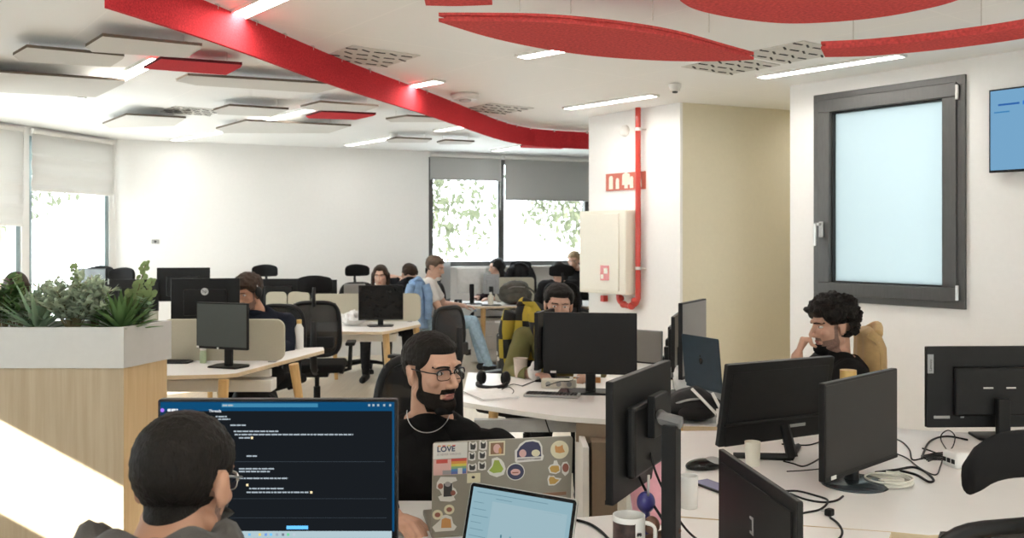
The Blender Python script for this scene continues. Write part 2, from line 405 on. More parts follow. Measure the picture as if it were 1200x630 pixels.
tree('leafy tree outside the left half of the far window', -2.3, 18.5, 5.2, 2.1, 1)
tree('leafy tree outside the right half of the far window', 2.3, 19.2, 5.4, 2.1, 2)
tree('leafy tree outside the window in the left facade', -9.6, 16.6, 5.0, 2.0, 3)
tree('leafy tree seen past the edge of the leftmost blind', -11.5, 11.0, 4.4, 1.5, 4)
mb = MB(); mb.prism([(-9.6,6.0),(-6.32,6.0),(-4.95,11.6),(-8.6,12.4)], 2.86, 3.0); struct('sun_block_slab', mb, M['ground_out'])  # unseen slab added outside to keep direct sun off the back wall

# ------------------------------------------------------------------ windows and blinds
def window(name, mx, s0, s1, z0, z1, mulls, m, glass, fw=.06, dep=.08, y=.06):
    mb = MB()
    for (a, b_, c, d) in ((s0,s1,z0,z0+fw),(s0,s1,z1-fw,z1),(s0,s0+fw,z0,z1),(s1-fw,s1,z0,z1)):
        mb.box(((a+b_)/2, y, (c+d)/2), (b_-a, dep, d-c), mx)
    for k in mulls: mb.box((k, y, (z0+z1)/2), (fw*1.3, dep*.98, z1-z0-fw), mx)
    o = struct(name, mb, M[m], bevel=.004)
    mb = MB(); mb.box(((s0+s1)/2, y+.01, (z0+z1)/2), (s1-s0-fw, .012, z1-z0-fw), mx); mb.build('window_pane', M[glass], o)
    mb = MB(); mb.box(((s0+s1)/2, y-.07, z0-.012), (s1-s0, .22, .024), mx); mb.build('window_sill', M['white_plastic'], o)
    return o
window('window_1', Mleft, .35, 3.06, .35, 2.70, [1.7], 'frame_teal', 'glass')
window('window_2', Mleft, 3.16, Lf-.1, .35, 2.70, [], 'frame_teal', 'glass')
window('window_3', Mback, 3.99, 6.5, 1.19, 2.72, [5.084], 'frame_grey', 'glass', fw=.07)
o4 = window('window_4', Mnear, 4.75, 6.7, 1.2, 2.6, [], 'frame_teal', 'glass')
mb = MB(); mb.box((5.725,.06,1.37),(1.9,.08,.09), Mnear); mb.build('transom', M['frame_teal'], o4)
window('fill_window_5', Mrear, 1.0, 2.6, .9, 2.5, [], 'frame_grey', 'glass', y=-.06)  # both rear windows are added, unseen, to let in soft fill from behind
window('fill_window_6', Mrear, 7.0, 8.6, .9, 2.5, [], 'frame_grey', 'glass', y=-.06)
def blind(label, mx, s0, s1, zt, zb, m, y=-.035, folds=0, side=1):
    sx = Vector(mx @ Vector(((s0+s1)/2, y, zb)))
    t = thing('roller_blind', label, 'blind', sx, mx.to_euler().z)
    h = zt-zb; mb = MB()
    n = 24; pts = []
    for i in range(n+1):
        z = h*i/n; yy = (.010*math.sin(i*2*PI/ (n/max(folds,1))) if folds and z < h*.62 else 0)
        pts.append((z, yy))
    W = s1-s0
    f = [[mb.bm.verts.new((sx_, yy+o_, z)) for z, yy in pts] for sx_, o_ in ((-W/2,-.002),(W/2,-.002),(W/2,.002),(-W/2,.002))]
    for a in range(4):
        A, B = f[a], f[(a+1)%4]
        for i in range(n): mb.bm.faces.new((A[i],B[i],B[i+1],A[i+1]))
    mb.bm.faces.new([c[0] for c in f]); mb.bm.faces.new([c[-1] for c in f][::-1])
    mb.build('blind_cloth', M[m], t, smooth=False)
    mb = MB(); mb.box((0,0,-.012),(W,.022,.028)); mb.build('bottom_bar', M['grey_plastic'] if m=='blind_dim' else M['white_plastic'], t, bevel=.004)
    mb = MB(); mb.tube([(-W/2,0,h+.01),(W/2,0,h+.01)], .028, 16); mb.build('roller_tube', M['white_plastic'], t, smooth=False)
    mb = MB(); mb.tube([(W/2-.02,-.025*side,h),(W/2-.02,-.025*side,h-.75)], .003, 6); mb.build('pull_chain', M['clip'], t)
blind('pale blind pulled furthest down, at the left edge of the left facade', Mleft, 1.75, 3.04, 2.74, 1.745, 'blind_pale', folds=4)
blind('pale half lowered blind on the left facade window next to the corner', Mleft, 3.16, Lf-.09, 2.74, 2.125, 'blind_pale', folds=3)
blind('grey blind on the left half of the far window, raised higher', Mback, 4.0, 5.06, 2.74, 2.43, 'blind_dim')
blind('grey blind on the right half of the far window, hanging lower', Mback, 5.12, 6.5, 2.74, 2.16, 'blind_dim')
blind('blind of the near left window', Mnear, 4.77, 6.68, 2.64, 1.83, 'blind_dim')

# right-hand window: wide grey frame, opening sash, frosted pane
mb = MB(); s0, s1, z0, z1 = .225, 1.385, 1.115, 2.696
def ring(mb, s0, s1, z0, z1, fw, y, dep, mx):
    for (a, b_, c, d) in ((s0,s1,z0,z0+fw),(s0,s1,z1-fw,z1),(s0,s0+fw,z0+fw,z1-fw),(s1-fw,s1,z0+fw,z1-fw)):
        mb.box(((a+b_)/2, y, (c+d)/2), (b_-a, dep, d-c), mx)
ring(mb, s0, s1, z0, z1, .062, .02, .08, Mright)
w7 = struct('window_7', mb, M['frame_grey'], bevel=.003)
mb = MB(); ring(mb, s0+.045, s1-.055, z0+.045, z1-.045, .098, .004, .075, Mright); mb.build('sash', M['frame_grey'], w7, bevel=.006)
mb = MB(); ring(mb, s0+.143, s1-.153, z0+.143, z1-.143, .012, .030, .06, Mright); mb.build('gasket', M['black'], w7)
mb = MB(); mb.box(((s0+s1)/2, .045, (z0+z1)/2), (s1-s0-.28, .012, z1-z0-.28), Mright); mb.build('window_pane', M['frost'], w7)
mb = MB(); mb.box((s0+.085,-.045,1.66),(.034,.02,.12), Mright); mb.box((s0+.085,-.075,1.70),(.022,.04,.022), Mright); mb.box((s0+.060,-.092,1.62),(.024,.016,.17), Mright)
mb.build('window_handle', M['steel'], w7, bevel=.005)
for zz in (2.58,1.225):
    mb = MB(); mb.cyl(Mright @ Vector((s1-.047,-.035,zz-.05)), Mright @ Vector((s1-.047,-.035,zz+.05)), .011, n=12); mb.build('window_hinge', M['steel'], w7)

# ------------------------------------------------------------------ ceiling fittings
def strip_light(label, a, b, w=.10, lm='lamp'):
    a = Vector(a); b = Vector(b); c = (a+b)/2; L = (b-a).length
    t = thing('ceiling_light', label, 'ceiling light', (c.x,c.y,CEIL), yaw_of(a,b), 'linear ceiling lights')
    mb = MB()
    for yy in (-w/2-.006, w/2+.006): mb.box((0,yy,-.010),(L+.024,.012,.02))
    for xx in (-L/2-.006, L/2+.006): mb.box((xx,0,-.010),(.012,w,.02))
    mb.build('light_frame', M['white_plastic'], t)
    mb = MB(); mb.box((0,0,-.005),(L,w,.008)); mb.build('light_diffuser', M[lm], t)
def cp(px, py): return lev(px, py, CEIL)
S = [('long ceiling light crossing the top of the red band, upper left', (262,23), (338,-12)),
 ('ceiling light cutting through the red band above the middle of the room', (430,109), (514,93)),
 ('ceiling light between the two small red panels, left half of the ceiling', (305,141), (364,126.5)),
 ('short looking ceiling light below the big pale panel at far left', (46,129), (92,112)),
 ('ceiling light beside the red panel at left, between the pale panels', (136,92), (186,66)),
 ('ceiling light at the top of the far back wall', (408,169), (466,159)),
 ('ceiling light just under the red band, left of the far window', (513,152), (553,145)),
 ('ceiling light under the bend of the red band', (580,175.5), (625,168)),
 ('ceiling light partly hidden by the red lens panel', (612,64.5), (690,50)),
 ('ceiling light in front of the pillar, beside the fire pipe', (665,125.5), (766,110)),
 ('ceiling light above the grey framed window', (892,88.5), (1056,62.5)),
 ('faint ceiling light near the top of the left back corner', (205,163), (264,152))]
for k, (lb, a, b) in enumerate(S): strip_light(lb, cp(*a), cp(*b), lm='lamp_dim' if k in (2,3,5,6,7,11) else 'lamp')   # left and back fittings set weaker so the back wall stays below white
# unseen fittings added to brighten the recess and the near part of the office
strip_light('added unseen ceiling light brightening the beige recess behind the grey framed window wall', (3.0,8.25,CEIL), (3.9,8.62,CEIL), .08)
for i, (x, y) in enumerate(FILL_LAMPS):
    strip_light('added unseen ceiling light filling the near part of the office', (x-.35,y+.45,CEIL), (x+.35,y-.45,CEIL))

def baffle(label, pts, m, z=2.715, th=.018, name='ceiling_baffle', group=None):
    P = [lev(px,py,z) for px,py in pts]; c = sum(P, Vector())/len(P)
    t = thing(name, label, 'acoustic panel', (c.x,c.y,z), 0, group)
    loc = [p-c for p in P]
    mb = MB(); mb.prism([(p.x,p.y) for p in loc], 0, th); bmesh.ops.recalc_face_normals(mb.bm, faces=mb.bm.faces)
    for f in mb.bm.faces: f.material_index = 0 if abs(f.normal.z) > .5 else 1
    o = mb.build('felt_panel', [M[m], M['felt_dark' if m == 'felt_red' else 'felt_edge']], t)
    for k in (.15,.85):
        for p in (loc[0].lerp(loc[len(loc)//2],k),):
            mb = MB(); mb.tube([(p.x,p.y,th),(p.x,p.y,CEIL-z)], .0018, 6); mb.build('hanger_wire', M['cable'], t)
G = 'pale acoustic panels under the left ceiling'
baffle('pale six sided ceiling panel at far left, uppermost', [(15,65),(31.5,55.5),(145.7,66),(144,69),(129,78.6),(24,72)], 'felt_white', group=G)
baffle('pale six sided ceiling panel nearest the red band, upper left', [(100,55),(120,42.5),(237,54),(235,57.5),(218,68),(108,61)], 'felt_white', group=G)
baffle('large pale ceiling panel running off the left edge', [(-60,92),(-20,83.5),(146.7,95),(145,98),(112,114),(-50,106)], 'felt_white', group=G)
baffle('muted red ceiling panel at upper left, the larger small one', [(167.6,80.5),(188.6,69),(283.8,76),(282,79),(264.8,88)], 'felt_red')
baffle('long pale ceiling panel behind the red panel at upper left', [(206,95),(220,88.5),(403,99.5),(398,102.5),(372,109),(230,100)], 'felt_white', group=G)
baffle('pale ceiling panel low by the left corner, next to the round vent', [(120,145.5),(148,134.7),(218,138.5),(204,147.5),(128,150)], 'felt_white', group=G)
baffle('pale ceiling panel left of the light between the red panels', [(250,129.5),(269,124),(338.5,128.5),(318,137),(256,134)], 'felt_white', group=G)
baffle('long pale ceiling panel nearest the back wall', [(253,151),(288.5,141.6),(411.5,147.7),(385,156),(262,156)], 'felt_white', group=G)
baffle('small pale ceiling panel just above the farther red panel', [(352,125.6),(375,120),(443.8,124.8),(428,130.5),(360,129)], 'felt_white', group=G)
baffle('small red six sided ceiling panel in the middle of the left ceiling', [(358.3,136.5),(377,131),(440.6,134.2),(437,136),(416.7,140.3),(362,138.6)], 'felt_red')
baffle('pale ceiling panel under the red band at its middle', [(452,139.8),(477,136.4),(532,139),(520,143),(458,143)], 'felt_white', group=G)
baffle('pale ceiling panel beside the small sprinkler near the back wall', [(452,164.5),(464.6,162),(506,163.6),(500,167),(456,167)], 'felt_white', group=G)
baffle('pale ceiling panel above the left part of the far window', [(512,167),(522,164.6),(556,166.2),(550,169),(516,169)], 'felt_white', group=G)
baffle('red ceiling panel under the bend of the red band, before the far window', [(609,173),(613,169.3),(672,171),(657,174.5)], 'felt_red')

def lens(label, top, bot, z, group, wires):
    # double layered red felt lens: outline on its own level, two boards with a gap
    P = [lev(px,py,z) for px,py in top+bot[::-1]]; c = sum(P, Vector())/len(P)
    n = len(top)
    A = spline([p-c for p in P[:n]], 6); B = spline([p-c for p in P[n:]], 6)
    poly = [(p.x,p.y) for p in A+B]
    cl = []
    for p in poly:
        if not cl or math.dist(p, cl[-1]) > .004: cl.append(p)
    if math.dist(cl[0], cl[-1]) < .004: cl.pop()
    poly = cl
    t = thing('acoustic_lens', label, 'acoustic panel', (c.x,c.y,z), 0, group)
    mb = MB(); mb.prism(poly, 0, .012); mb.build('lower_board', M['felt_lens'], t)
    mb = MB(); mb.prism([(x*.965,y*.965) for x,y in poly], .012, .024); mb.build('spacer', M['felt_lens'], t)
    mb = MB(); mb.prism(poly, .024, .036); mb.build('upper_board', M['felt_lens'], t)
    for (px, py) in wires:
        q = lev(px, py, z+.036)-c
        mb = MB(); mb.tube([(q.x,q.y,.036),(q.x,q.y,CEIL-z)], .0016, 6); mb.build('hanger_wire', M['cable'], t)
ZL = 2.53
lens('long red felt lens panel in the middle of the ceiling', [(514,24.5),(560,24.5),(640,26),(720,33),(790,44),(850,60),(883.5,69)],
     [(514,25.5),(560,40),(600,50),(650,59.5),(710,67),(780,71.3),(840,71.8),(883.5,70)], ZL, 'red felt lens panels', [(609,14),(669,16),(765,24),(831,38)])
lens('red felt disc cut by the top edge, right of the middle', [(797,-4),(830,-45),(960,-70),(1080,-45),(1134,-6)],
     [(797,1),(812,10),(840,17.5),(880,24),(925,27.5),(980,25.5),(1040,19),(1100,7),(1134,-4)], ZL, 'red felt lens panels', [(870,-20),(1060,-20)])
lens('curved red felt strip panel at upper right above the grey window', [(962,57),(1020,54),(1090,47),(1160,38),(1215,29),(1270,18)],
     [(967,67),(1020,65.5),(1090,59.5),(1160,51),(1215,42.5),(1270,32)], ZL, 'red felt lens panels', [(1000,50),(1150,32)])
lens('small red felt panel cut by the top edge, left of the middle', [(494,-14),(540,-16),(574,-14)],
     [(499,6.5),(535,7.2),(577,5.8)], ZL, 'red felt lens panels', [(520,-8),(560,-8)])

# red felt band hung on edge below the ceiling
bt = [(125,-42),(228,-3),(300,27),(350,49),(400,70),(450,89),(500,107.5),(540,123.5),(570,136),(588,142.5),(605,147),(633,151.5),(688,155),(740,157)]
BP = [lev(px,py,CEIL-.012) for px,py in bt]
curve = spline(BP, 6)
t = thing('felt_band', 'long curving red felt band hanging on edge below the ceiling', 'acoustic band', (curve[0].x,curve[0].y,CEIL-.012))
mb = MB(); org = curve[0]; N = len(curve); L = []; R = []
for i, p in enumerate(curve):
    d = (curve[min(i+1,N-1)]-curve[max(i-1,0)]).normalized(); nrm = Vector((-d.y,d.x,0))*.012; q = p-org
    L.append(q+nrm); R.append(q-nrm)
hB = .19
rg = [[l+Vector((0,0,0)), r, r-Vector((0,0,hB)), l-Vector((0,0,hB))] for l, r in zip(L,R)]
mb.rings(rg); mb.build('felt_strip', M['felt_red'], t)
for i in range(4, N-1, 4):
    q = curve[i]-org; mb = MB(); mb.box((q.x,q.y,-.002),(.018,.036,.028)); mb.build('ceiling_clip', M['clip'], t)
def px_on_band(px):
    for i in range(N-1):
        a, b = curve[i], curve[i+1]; pa = HX+a.x/a.y*FPX; pb = HX+b.x/b.y*FPX
        if pa <= px <= pb: return a.lerp(b,(px-pa)/(pb-pa))
q = px_on_band(228)-org; mb = MB(); mb.box((q.x,q.y,-hB/2),(.003,.028,hB)); mb.build('joint', M['maroon'], t)

def vent(label, c, w, l, rz, quads=True):
    t = thing('ceiling_vent', label, 'vent', (c.x,c.y,CEIL), rz, 'swirl slot vents')
    mb = MB(); mb.box((0,0,-.004),(w,l,.008)); mb.build('vent_plate', M['vent'], t, bevel=.003)
    for i in range(5):
        for j in range(4):
            mb = MB(); x = -w/2+w*(i+.5)/5; y = -l/2+l*(j+.5)/4
            mb.box((x+(.02 if j%2 else -.02), y, -.009), (.075,.013,.006), rz=.5 if (i+j)%2 else -.1); mb.build('vent_slot', M['black'], t)
vent('slotted ceiling vent beside the red band, upper middle', cp(432,66), .50, .50, .65)
vent('slotted ceiling vent just right of the red band near its bend', cp(582,127), .50, .50, .65)
vent('slotted ceiling vent beneath the tip of the red lens panel', cp(856,76.5), .50, .46, .65)
vent('slotted ceiling vent left of the curved red strip', cp(930,61), .50, .50, .65)
vent('slotted ceiling vent on the pale left ceiling', cp(225,129.5), .46, .46, .65)
def detector(label, px, py, r, h, grp=None):
    p = cp(px,py)
    t = thing('smoke_detector', label, 'smoke detector', (p.x,p.y,CEIL), 0, grp)
    mb = MB(); mb.lathe([(r*.75,0),(r,-.006),(r,-h*.45),(r*.8,-h*.7),(r*.8,-h),(0.001,-h)], n=28); mb.build('housing', M['white_plastic'], t, autosm=True)
    mb = MB(); mb.lathe([(r*.45,-h+.002),(r*.40,-h-.012),(.001,-h-.014)], n=20); mb.build('sensor', M['black'] if r < .06 else M['grey_plastic'], t, autosm=True)
detector('round smoke detector next to the red band', 545,110, .12, .05)
detector('small round sensor on the ceiling before the pillar', 791,98, .05, .06)
detector('small white sensor by the light at the back wall', 461,156, .05, .07)

# ------------------------------------------------------------------ pillar wall: fire hose cabinet, pipe, sign
PA, PB = Vector((.765,8.92,0)), Vector((1.496,7.97,0)); pd = (PB-PA).normalized(); pn = Vector((pd.y,-pd.x,0))   # pn points into the room
prz = yaw_of(PA,PB)
def on_pillar(px, py, off=0.):
    k = (px-HX)/FPX; s = (k*PA.y-PA.x)/(pd.x-k*pd.y); p = PA+pd*s
    p = p+pn*off; return Vector((p.x,p.y,CZ-(py-HY)/FPX*(PA.y+pd.y*s)))
a = on_pillar(695,341); b_ = on_pillar(749,341); zt = on_pillar(695,248).z
W = (Vector((b_.x,b_.y,0))-Vector((a.x,a.y,0))).length; Hc = zt-a.z
t = thing('hose_cabinet', 'cream fire hose cabinet on the white pillar beside the red pipe', 'fire hose cabinet', (a+b_)/2 + Vector((0,0,a.z-((a+b_)/2).z)), prz)
mb = MB(); mb.box((0,-.09,Hc/2),(W,.18,Hc)); mb.build('cabinet_body', M['cream'], t, bevel=.008)
mb = MB(); mb.box((-.03,-.186,Hc/2),(W-.10,.014,Hc-.06)); mb.build('cabinet_door', M['cream'], t, bevel=.005)
p = on_pillar(726,319,.19); lp = Matrix.Rotation(-prz,4,'Z') @ (p-t.location)
mb = MB(); mb.box((lp.x,-.196,lp.z),(.115,.006,.14)); st = mb.build('sign_plate', M['red_paint'], t)
mb = MB(); mb.box((lp.x+.018,-.2005,lp.z+.02),(.05,.003,.05)); mb.box((lp.x-.03,-.2005,lp.z-.035),(.035,.003,.04)); mb.build('pictogram', M['ivory'], st)
mb = MB(); mb.box((-W/2+.19,-.03,-.06),(.05,.06,.06)); mb.build('manual_valve', M['red_paint'], t, bevel=.006)
t2 = thing('sprinkler_pipe', 'red fire pipe running down the white pillar', 'fire pipe', on_pillar(753,356,.06))
def lpp(px, py, off): return on_pillar(px,py,off)-t2.location
top = lpp(753,123,.06); top.z = CEIL-t2.location.z
mb = MB(); mb.tube([lpp(753,350,.06), top], .026, 16); mb.build('riser', M['red_paint'], t2, autosm=True)
mb = MB(); mb.tube(spline([lpp(753,345,.06), lpp(752,354,.07), lpp(746,358,.08), lpp(738,356,.08), lpp(734,351,.09), lpp(733,343,.09)],6), .026, 14); mb.build('elbow', M['red_paint'], t2, smooth=True)
for q, px, py in ((0,751,352),(1,747,358),(2,738,356),(3,734,349)):
    c = lpp(px,py,.08); mb = MB(); mb.ell(c,(.037,.037,.034)); mb.build('coupling', M['red_paint'], t2, smooth=True)
for py in (152,314):
    c = lpp(753,py,.06); mb = MB(); mb.cyl(c-Vector((0,0,.014)), c+Vector((0,0,.014)), .034); mb.tube([c, c-pn*.06+pd*.05],.007,8); mb.build('pipe_clamp', M['clip'], t2)
a = on_pillar(711,224); b_ = on_pillar(757,224); zt = on_pillar(711,204).z; W = math.dist((a.x,a.y),(b_.x,b_.y)); H = zt-a.z
t3 = thing('safety_sign', 'small red pictogram sign on the white pillar behind the red pipe', 'sign', ((a.x+b_.x)/2,(a.y+b_.y)/2,a.z), prz)
mb = MB(); mb.box((0,-.006,H/2),(W,.012,H)); mb.build('sign_plate', M['sign_red'], t3)
for x, wd, z0, z1 in ((-.36,.10,.1,.75),(-.19,.08,.1,.6),(.03,.19,.3,.85),(.03,.08,.1,.9),(.17,.08,.1,.65),(.36,.11,.12,.5),(.36,.08,.45,.9)):
    mb = MB(); mb.box((x*W,-.014,H*(z0+z1)/2),(wd*W,.003,H*(z1-z0))); 
    mb.ell((x*W,-.014,H*z1),(wd*W*.5,.0015,H*.12)); mb.build('pictogram', M['ivory'], t3)
p = on_pillar(733,153); t4 = thing('wall_sounder', 'small round white alarm on the pillar, high left of the red pipe', 'alarm', p, prz)
mb = MB(); mb.lathe([(.001,.045),(.035,.045),(.05,.03),(.055,0)], mtx=Matrix.Rotation(PI/2,4,'X')); mb.build('alarm_body', M['white_plastic'], t4, smooth=True)
for (px, nm, lb) in ((182,'wall_socket','small grey socket plate on the left back wall'),):
    k = (px-HX)/FPX; s = (k*CR[1]-CR[0])/(BK.x-k*BK.y); d = CR[1]+BK.y*s
    tt = thing(nm, lb, 'socket', (CR[0]+BK.x*s, d, CZ-(283-HY)/FPX*d), yaw_of((0,0),BK))
    mb = MB(); mb.box((0,-.006,0),(.085,.012,.05)); mb.build('socket_plate', M['grey_plastic'], tt, bevel=.004)
    mb = MB(); mb.cyl((0,-.016,0),(0,-.01,0),.014); mb.build('socket_hole', M['black'], tt)

# wall screen on the right wall
RPv = Vector((*RP,0)); rd = Vector((RW.x,RW.y,0)); rrz = yaw_of((0,0),RW)
s = 1.234*1.2627; L = .98
c = RPv+rd*(s+L/2)
tv = thing('wall_screen', 'blue wall mounted screen right of the grey framed window', 'tv screen', (c.x,c.y,2.02), rrz)
mb = MB(); mb.box((0,-.045,.27),(L,.035,.54)); mb.build('screen_housing', M['mono'], tv, bevel=.004)
mb = MB(); mb.box((0,-.0635,.272),(L-.022,.002,.514)); sp = mb.build('screen_display', scr('tv_blue',(.105,.22,.34),1), tv)
mb = MB(); mb.box((0,-.015,.27),(.3,.03,.3)); mb.build('wall_bracket', M['grey_plastic'], tv)
for (x0, x1, z, h, c_) in ((-.43,-.30,.435,.012,(.02,.08,.25)),(-.28,-.05,.435,.024,(.02,.12,.45)),(-.455,-.36,.388,.008,(.03,.14,.30)),(-.0,.4,.36,.18,(.125,.245,.36))):
    mb = MB(); mb.box(((x0+x1)/2,-.0650,z),(x1-x0,.001,h)); mb.build('display_line', scr('tvl%s'%str(c_),c_,.9), sp)
# ------------------------------------------------------------------ desks
def tabletop(parent, poly, z=DESK, th=.026, org=(0,0), em='ply'):
    bm = MB(); bm.prism([(p[0]-org[0],p[1]-org[1]) for p in poly], z-th, z)
    bmesh.ops.recalc_face_normals(bm.bm, faces=bm.bm.faces)
    for f in bm.bm.faces: f.material_index = 0 if f.normal.z > .5 else 1
    return bm.build('tabletop', [M['desk'], M[em]], parent, bevel=.002)
def leg(parent, top, bot, m='oak', r0=.034, r1=.02, name='leg'):
    mb = MB(); mb.tube([bot, top], [r1, r0], 16); return mb.build(name, M[m], parent, autosm=True)
def desk(label, poly, legs, org, extra=None, group='white topped desks', em='ply'):
    t = thing('desk', label, 'desk', (org[0],org[1],0), 0, group)
    tabletop(t, poly, org=org, em=em)
    for tp, bt in legs:
        leg(t, (tp[0]-org[0],tp[1]-org[1],DESK-.026), (bt[0]-org[0],bt[1]-org[1],0))
    if extra: extra(t, org)
    return t
def pt(px, py, z=DESK):
    p = lev(px,py,z); return (p.x,p.y)
def tray(a, b, w=.14, z=.60, m='white_plastic'):
    def f(t, org):
        mb = MB(); A = Vector((a[0]-org[0],a[1]-org[1],0)); B = Vector((b[0]-org[0],b[1]-org[1],0)); c = (A+B)/2
        mb.box((c.x,c.y,z),((B-A).length,w,.08), rz=yaw_of(A,B)); mb.build('cable_tray', M[m], t, bevel=.006)
        mb = MB(); mb.box((c.x,c.y,z+.08),((B-A).length*.96,.05,.05), rz=yaw_of(A,B)); mb.build('support_beam', M['white_plastic'], t)
    return f
dA = desk('white bench desk with oak legs behind the planter, at left', [(-2.95,5.46), pt(262,438.3), pt(277,437), pt(380,410), pt(379,406.5), (-2.95,6.72)],
     [((-1.80,5.60),(-1.83,5.56)), ((-1.53,6.28),(-1.44,6.36)), ((-2.7,5.62),(-2.74,5.56)), ((-2.7,6.5),(-2.74,6.56))], (-2.2,6.0), tray((-2.7,6.1),(-1.62,6.1)))
dB = desk('white bench desk with an oak leg in front of the woman, middle distance', [pt(268,387), pt(447,388.6), pt(455,387.5), pt(493,379.6), pt(489,374.5), pt(262,374.5)],
     [(pt(452,386),(pt(455,386)[0]+.03,8.25)), ((-2.6,8.3),(-2.65,8.25)), ((-1.0,9.3),(-.95,9.4))], (-1.8,8.7), tray((-2.6,9.0),(-1.15,9.0)))
dC = desk('white desk with a thin oak leg beside the man in the white t-shirt', [pt(516,354.5), pt(560,359), pt(634,358), pt(639,352.6), pt(524,352.4)],
     [((-.36,11.2),(-.365,11.15)), ((.4,11.3),(.42,11.25)), ((.4,12.0),(.42,12.05))], (0,11.8), tray((-.5,11.9),(.35,11.9)))
dE = desk('far white desk in front of the two people by the pillar', [pt(668,357.5), pt(700,359.5), pt(704,352), pt(676,351.5)],
     [((.83,11.5),(.82,11.45)), ((1.1,11.4),(1.1,11.3))], (.9,11.6))
def d4x(t, org):
    P = lambda q: (q[0]-org[0], q[1]-org[1])
    mb = MB(); a = P((.335,4.28)); mb.box((a[0],a[1]+.03,.34),(.028,.50,.62)); mb.build('leg_panel', M['drawer_white'], t, bevel=.003)
    mb = MB(); a = P((.43,4.35)); mb.box((a[0],a[1]+.02,.34),(.12,.42,.62)); mb.build('side_panel', M['brown_panel'], t, bevel=.003)
    mb = MB(); a = P(pt(640,491)); mb.box((a[0]+.1,a[1]+.25,.66),(.9,.05,.06)); mb.build('support_beam', M['grey_plastic'], t)
    mb = MB(); b_ = P(pt(690,489)); mb.prism([(b_[0]-.06,b_[1]+.02),(b_[0]+.12,b_[1]-.06),(b_[0]+.16,b_[1]+.1)], .62, .712); mb.build('corner_bracket', M['brown_panel'], t)
dD = desk('white desk in the middle with headphones and keyboard, before the plaid jacket chair', [pt(540,470.5), pt(600,479.5), pt(655,487), pt(712,491), pt(796,497.5), pt(806,446), pt(548,436)],
     [((-.1,5.5),(-.15,5.55))], (.25,4.9), d4x, em='drawer_white')
dP = desk('white desk under the midnight blue laptop, before the beige recess', [pt(801,499), pt(860,500), (1.18,4.04), (1.22,5.3), (.95,5.35)],
     [((1.1,5.1),(1.12,5.2))], (1.0,4.6))
d1 = desk('large white desk at right strewn with black cables', [pt(735,600), pt(797,504.5), pt(1048,501.5), pt(1111,505.5), pt(1262,511), (2.55,3.0), pt(1215,607), pt(1172,617), pt(1132,625), pt(1088,626.5), pt(1046,622.5)],
     [((2.2,3.7),(2.25,3.8)), ((1.9,2.8),(1.92,2.75)), ((.9,3.9),(.88,3.95))], (1.4,3.3), tray((1.0,3.5),(2.1,3.4)))
d0 = desk('near white desk under the dark chat screen and both open laptops', [(-1.05,1.66), (-1.05,2.93), (.09,2.93), (.13,2.735), (.352,2.792), (1.108,2.617), (1.0,2.42), (.72,1.62)],
     [((-.95,1.75),(-.97,1.72)), ((-.95,2.8),(-.97,2.84)), ((.65,1.7),(.66,1.66)), ((.85,2.5),(.86,2.52))], (-.3,2.2), tray((-.85,2.4),(.5,2.4)))

def divider(label, a, b, z0, z1, rad=.06, group='beige felt desk dividers'):
    a = Vector((*a,0)); b = Vector((*b,0)); W = (b-a).length; c = (a+b)/2
    t = thing('desk_divider', label, 'desk divider', (c.x,c.y,z0), yaw_of(a,b), group)
    mb = MB(); mb.panel(W,z1-z0,.030,rad); mb.build('felt_panel', M['divider'], t, bevel=.004)
    for k in (-.4,.4):
        mb = MB(); mb.box((k*W,0,-.004),(.05,.05,.012)); mb.build('clamp', M['grey_plastic'], t)
    return t
divider('beige divider on the left bench desk, right behind the grey-green monitor', (-2.42,6.2), (-1.572,6.2), DESK+.008, 1.035)
divider('beige divider in front of the woman, behind the black screen, middle distance', at(365,0,9.05)[:2], at(493,0,9.15)[:2], DESK+.008, 1.03)
divider('beige divider left of the tall chair, next to the head with headphones', at(312,0,9.3)[:2], at(336,0,9.3)[:2], DESK+.01, 1.035, .05)
divider('beige divider behind the office chair with the headrest', at(337.5,0,9.32)[:2], at(363,0,9.32)[:2], DESK+.01, 1.035, .05)
divider('beige divider behind the leafy plant at the planter end', at(150,0,8.6)[:2], at(185,0,8.6)[:2], DESK+.008, 1.035)
divider('beige divider behind the slumped grey backpack, far desk', at(580,0,11.9)[:2], at(626,0,11.9)[:2], DESK+.008, 1.07, .04)

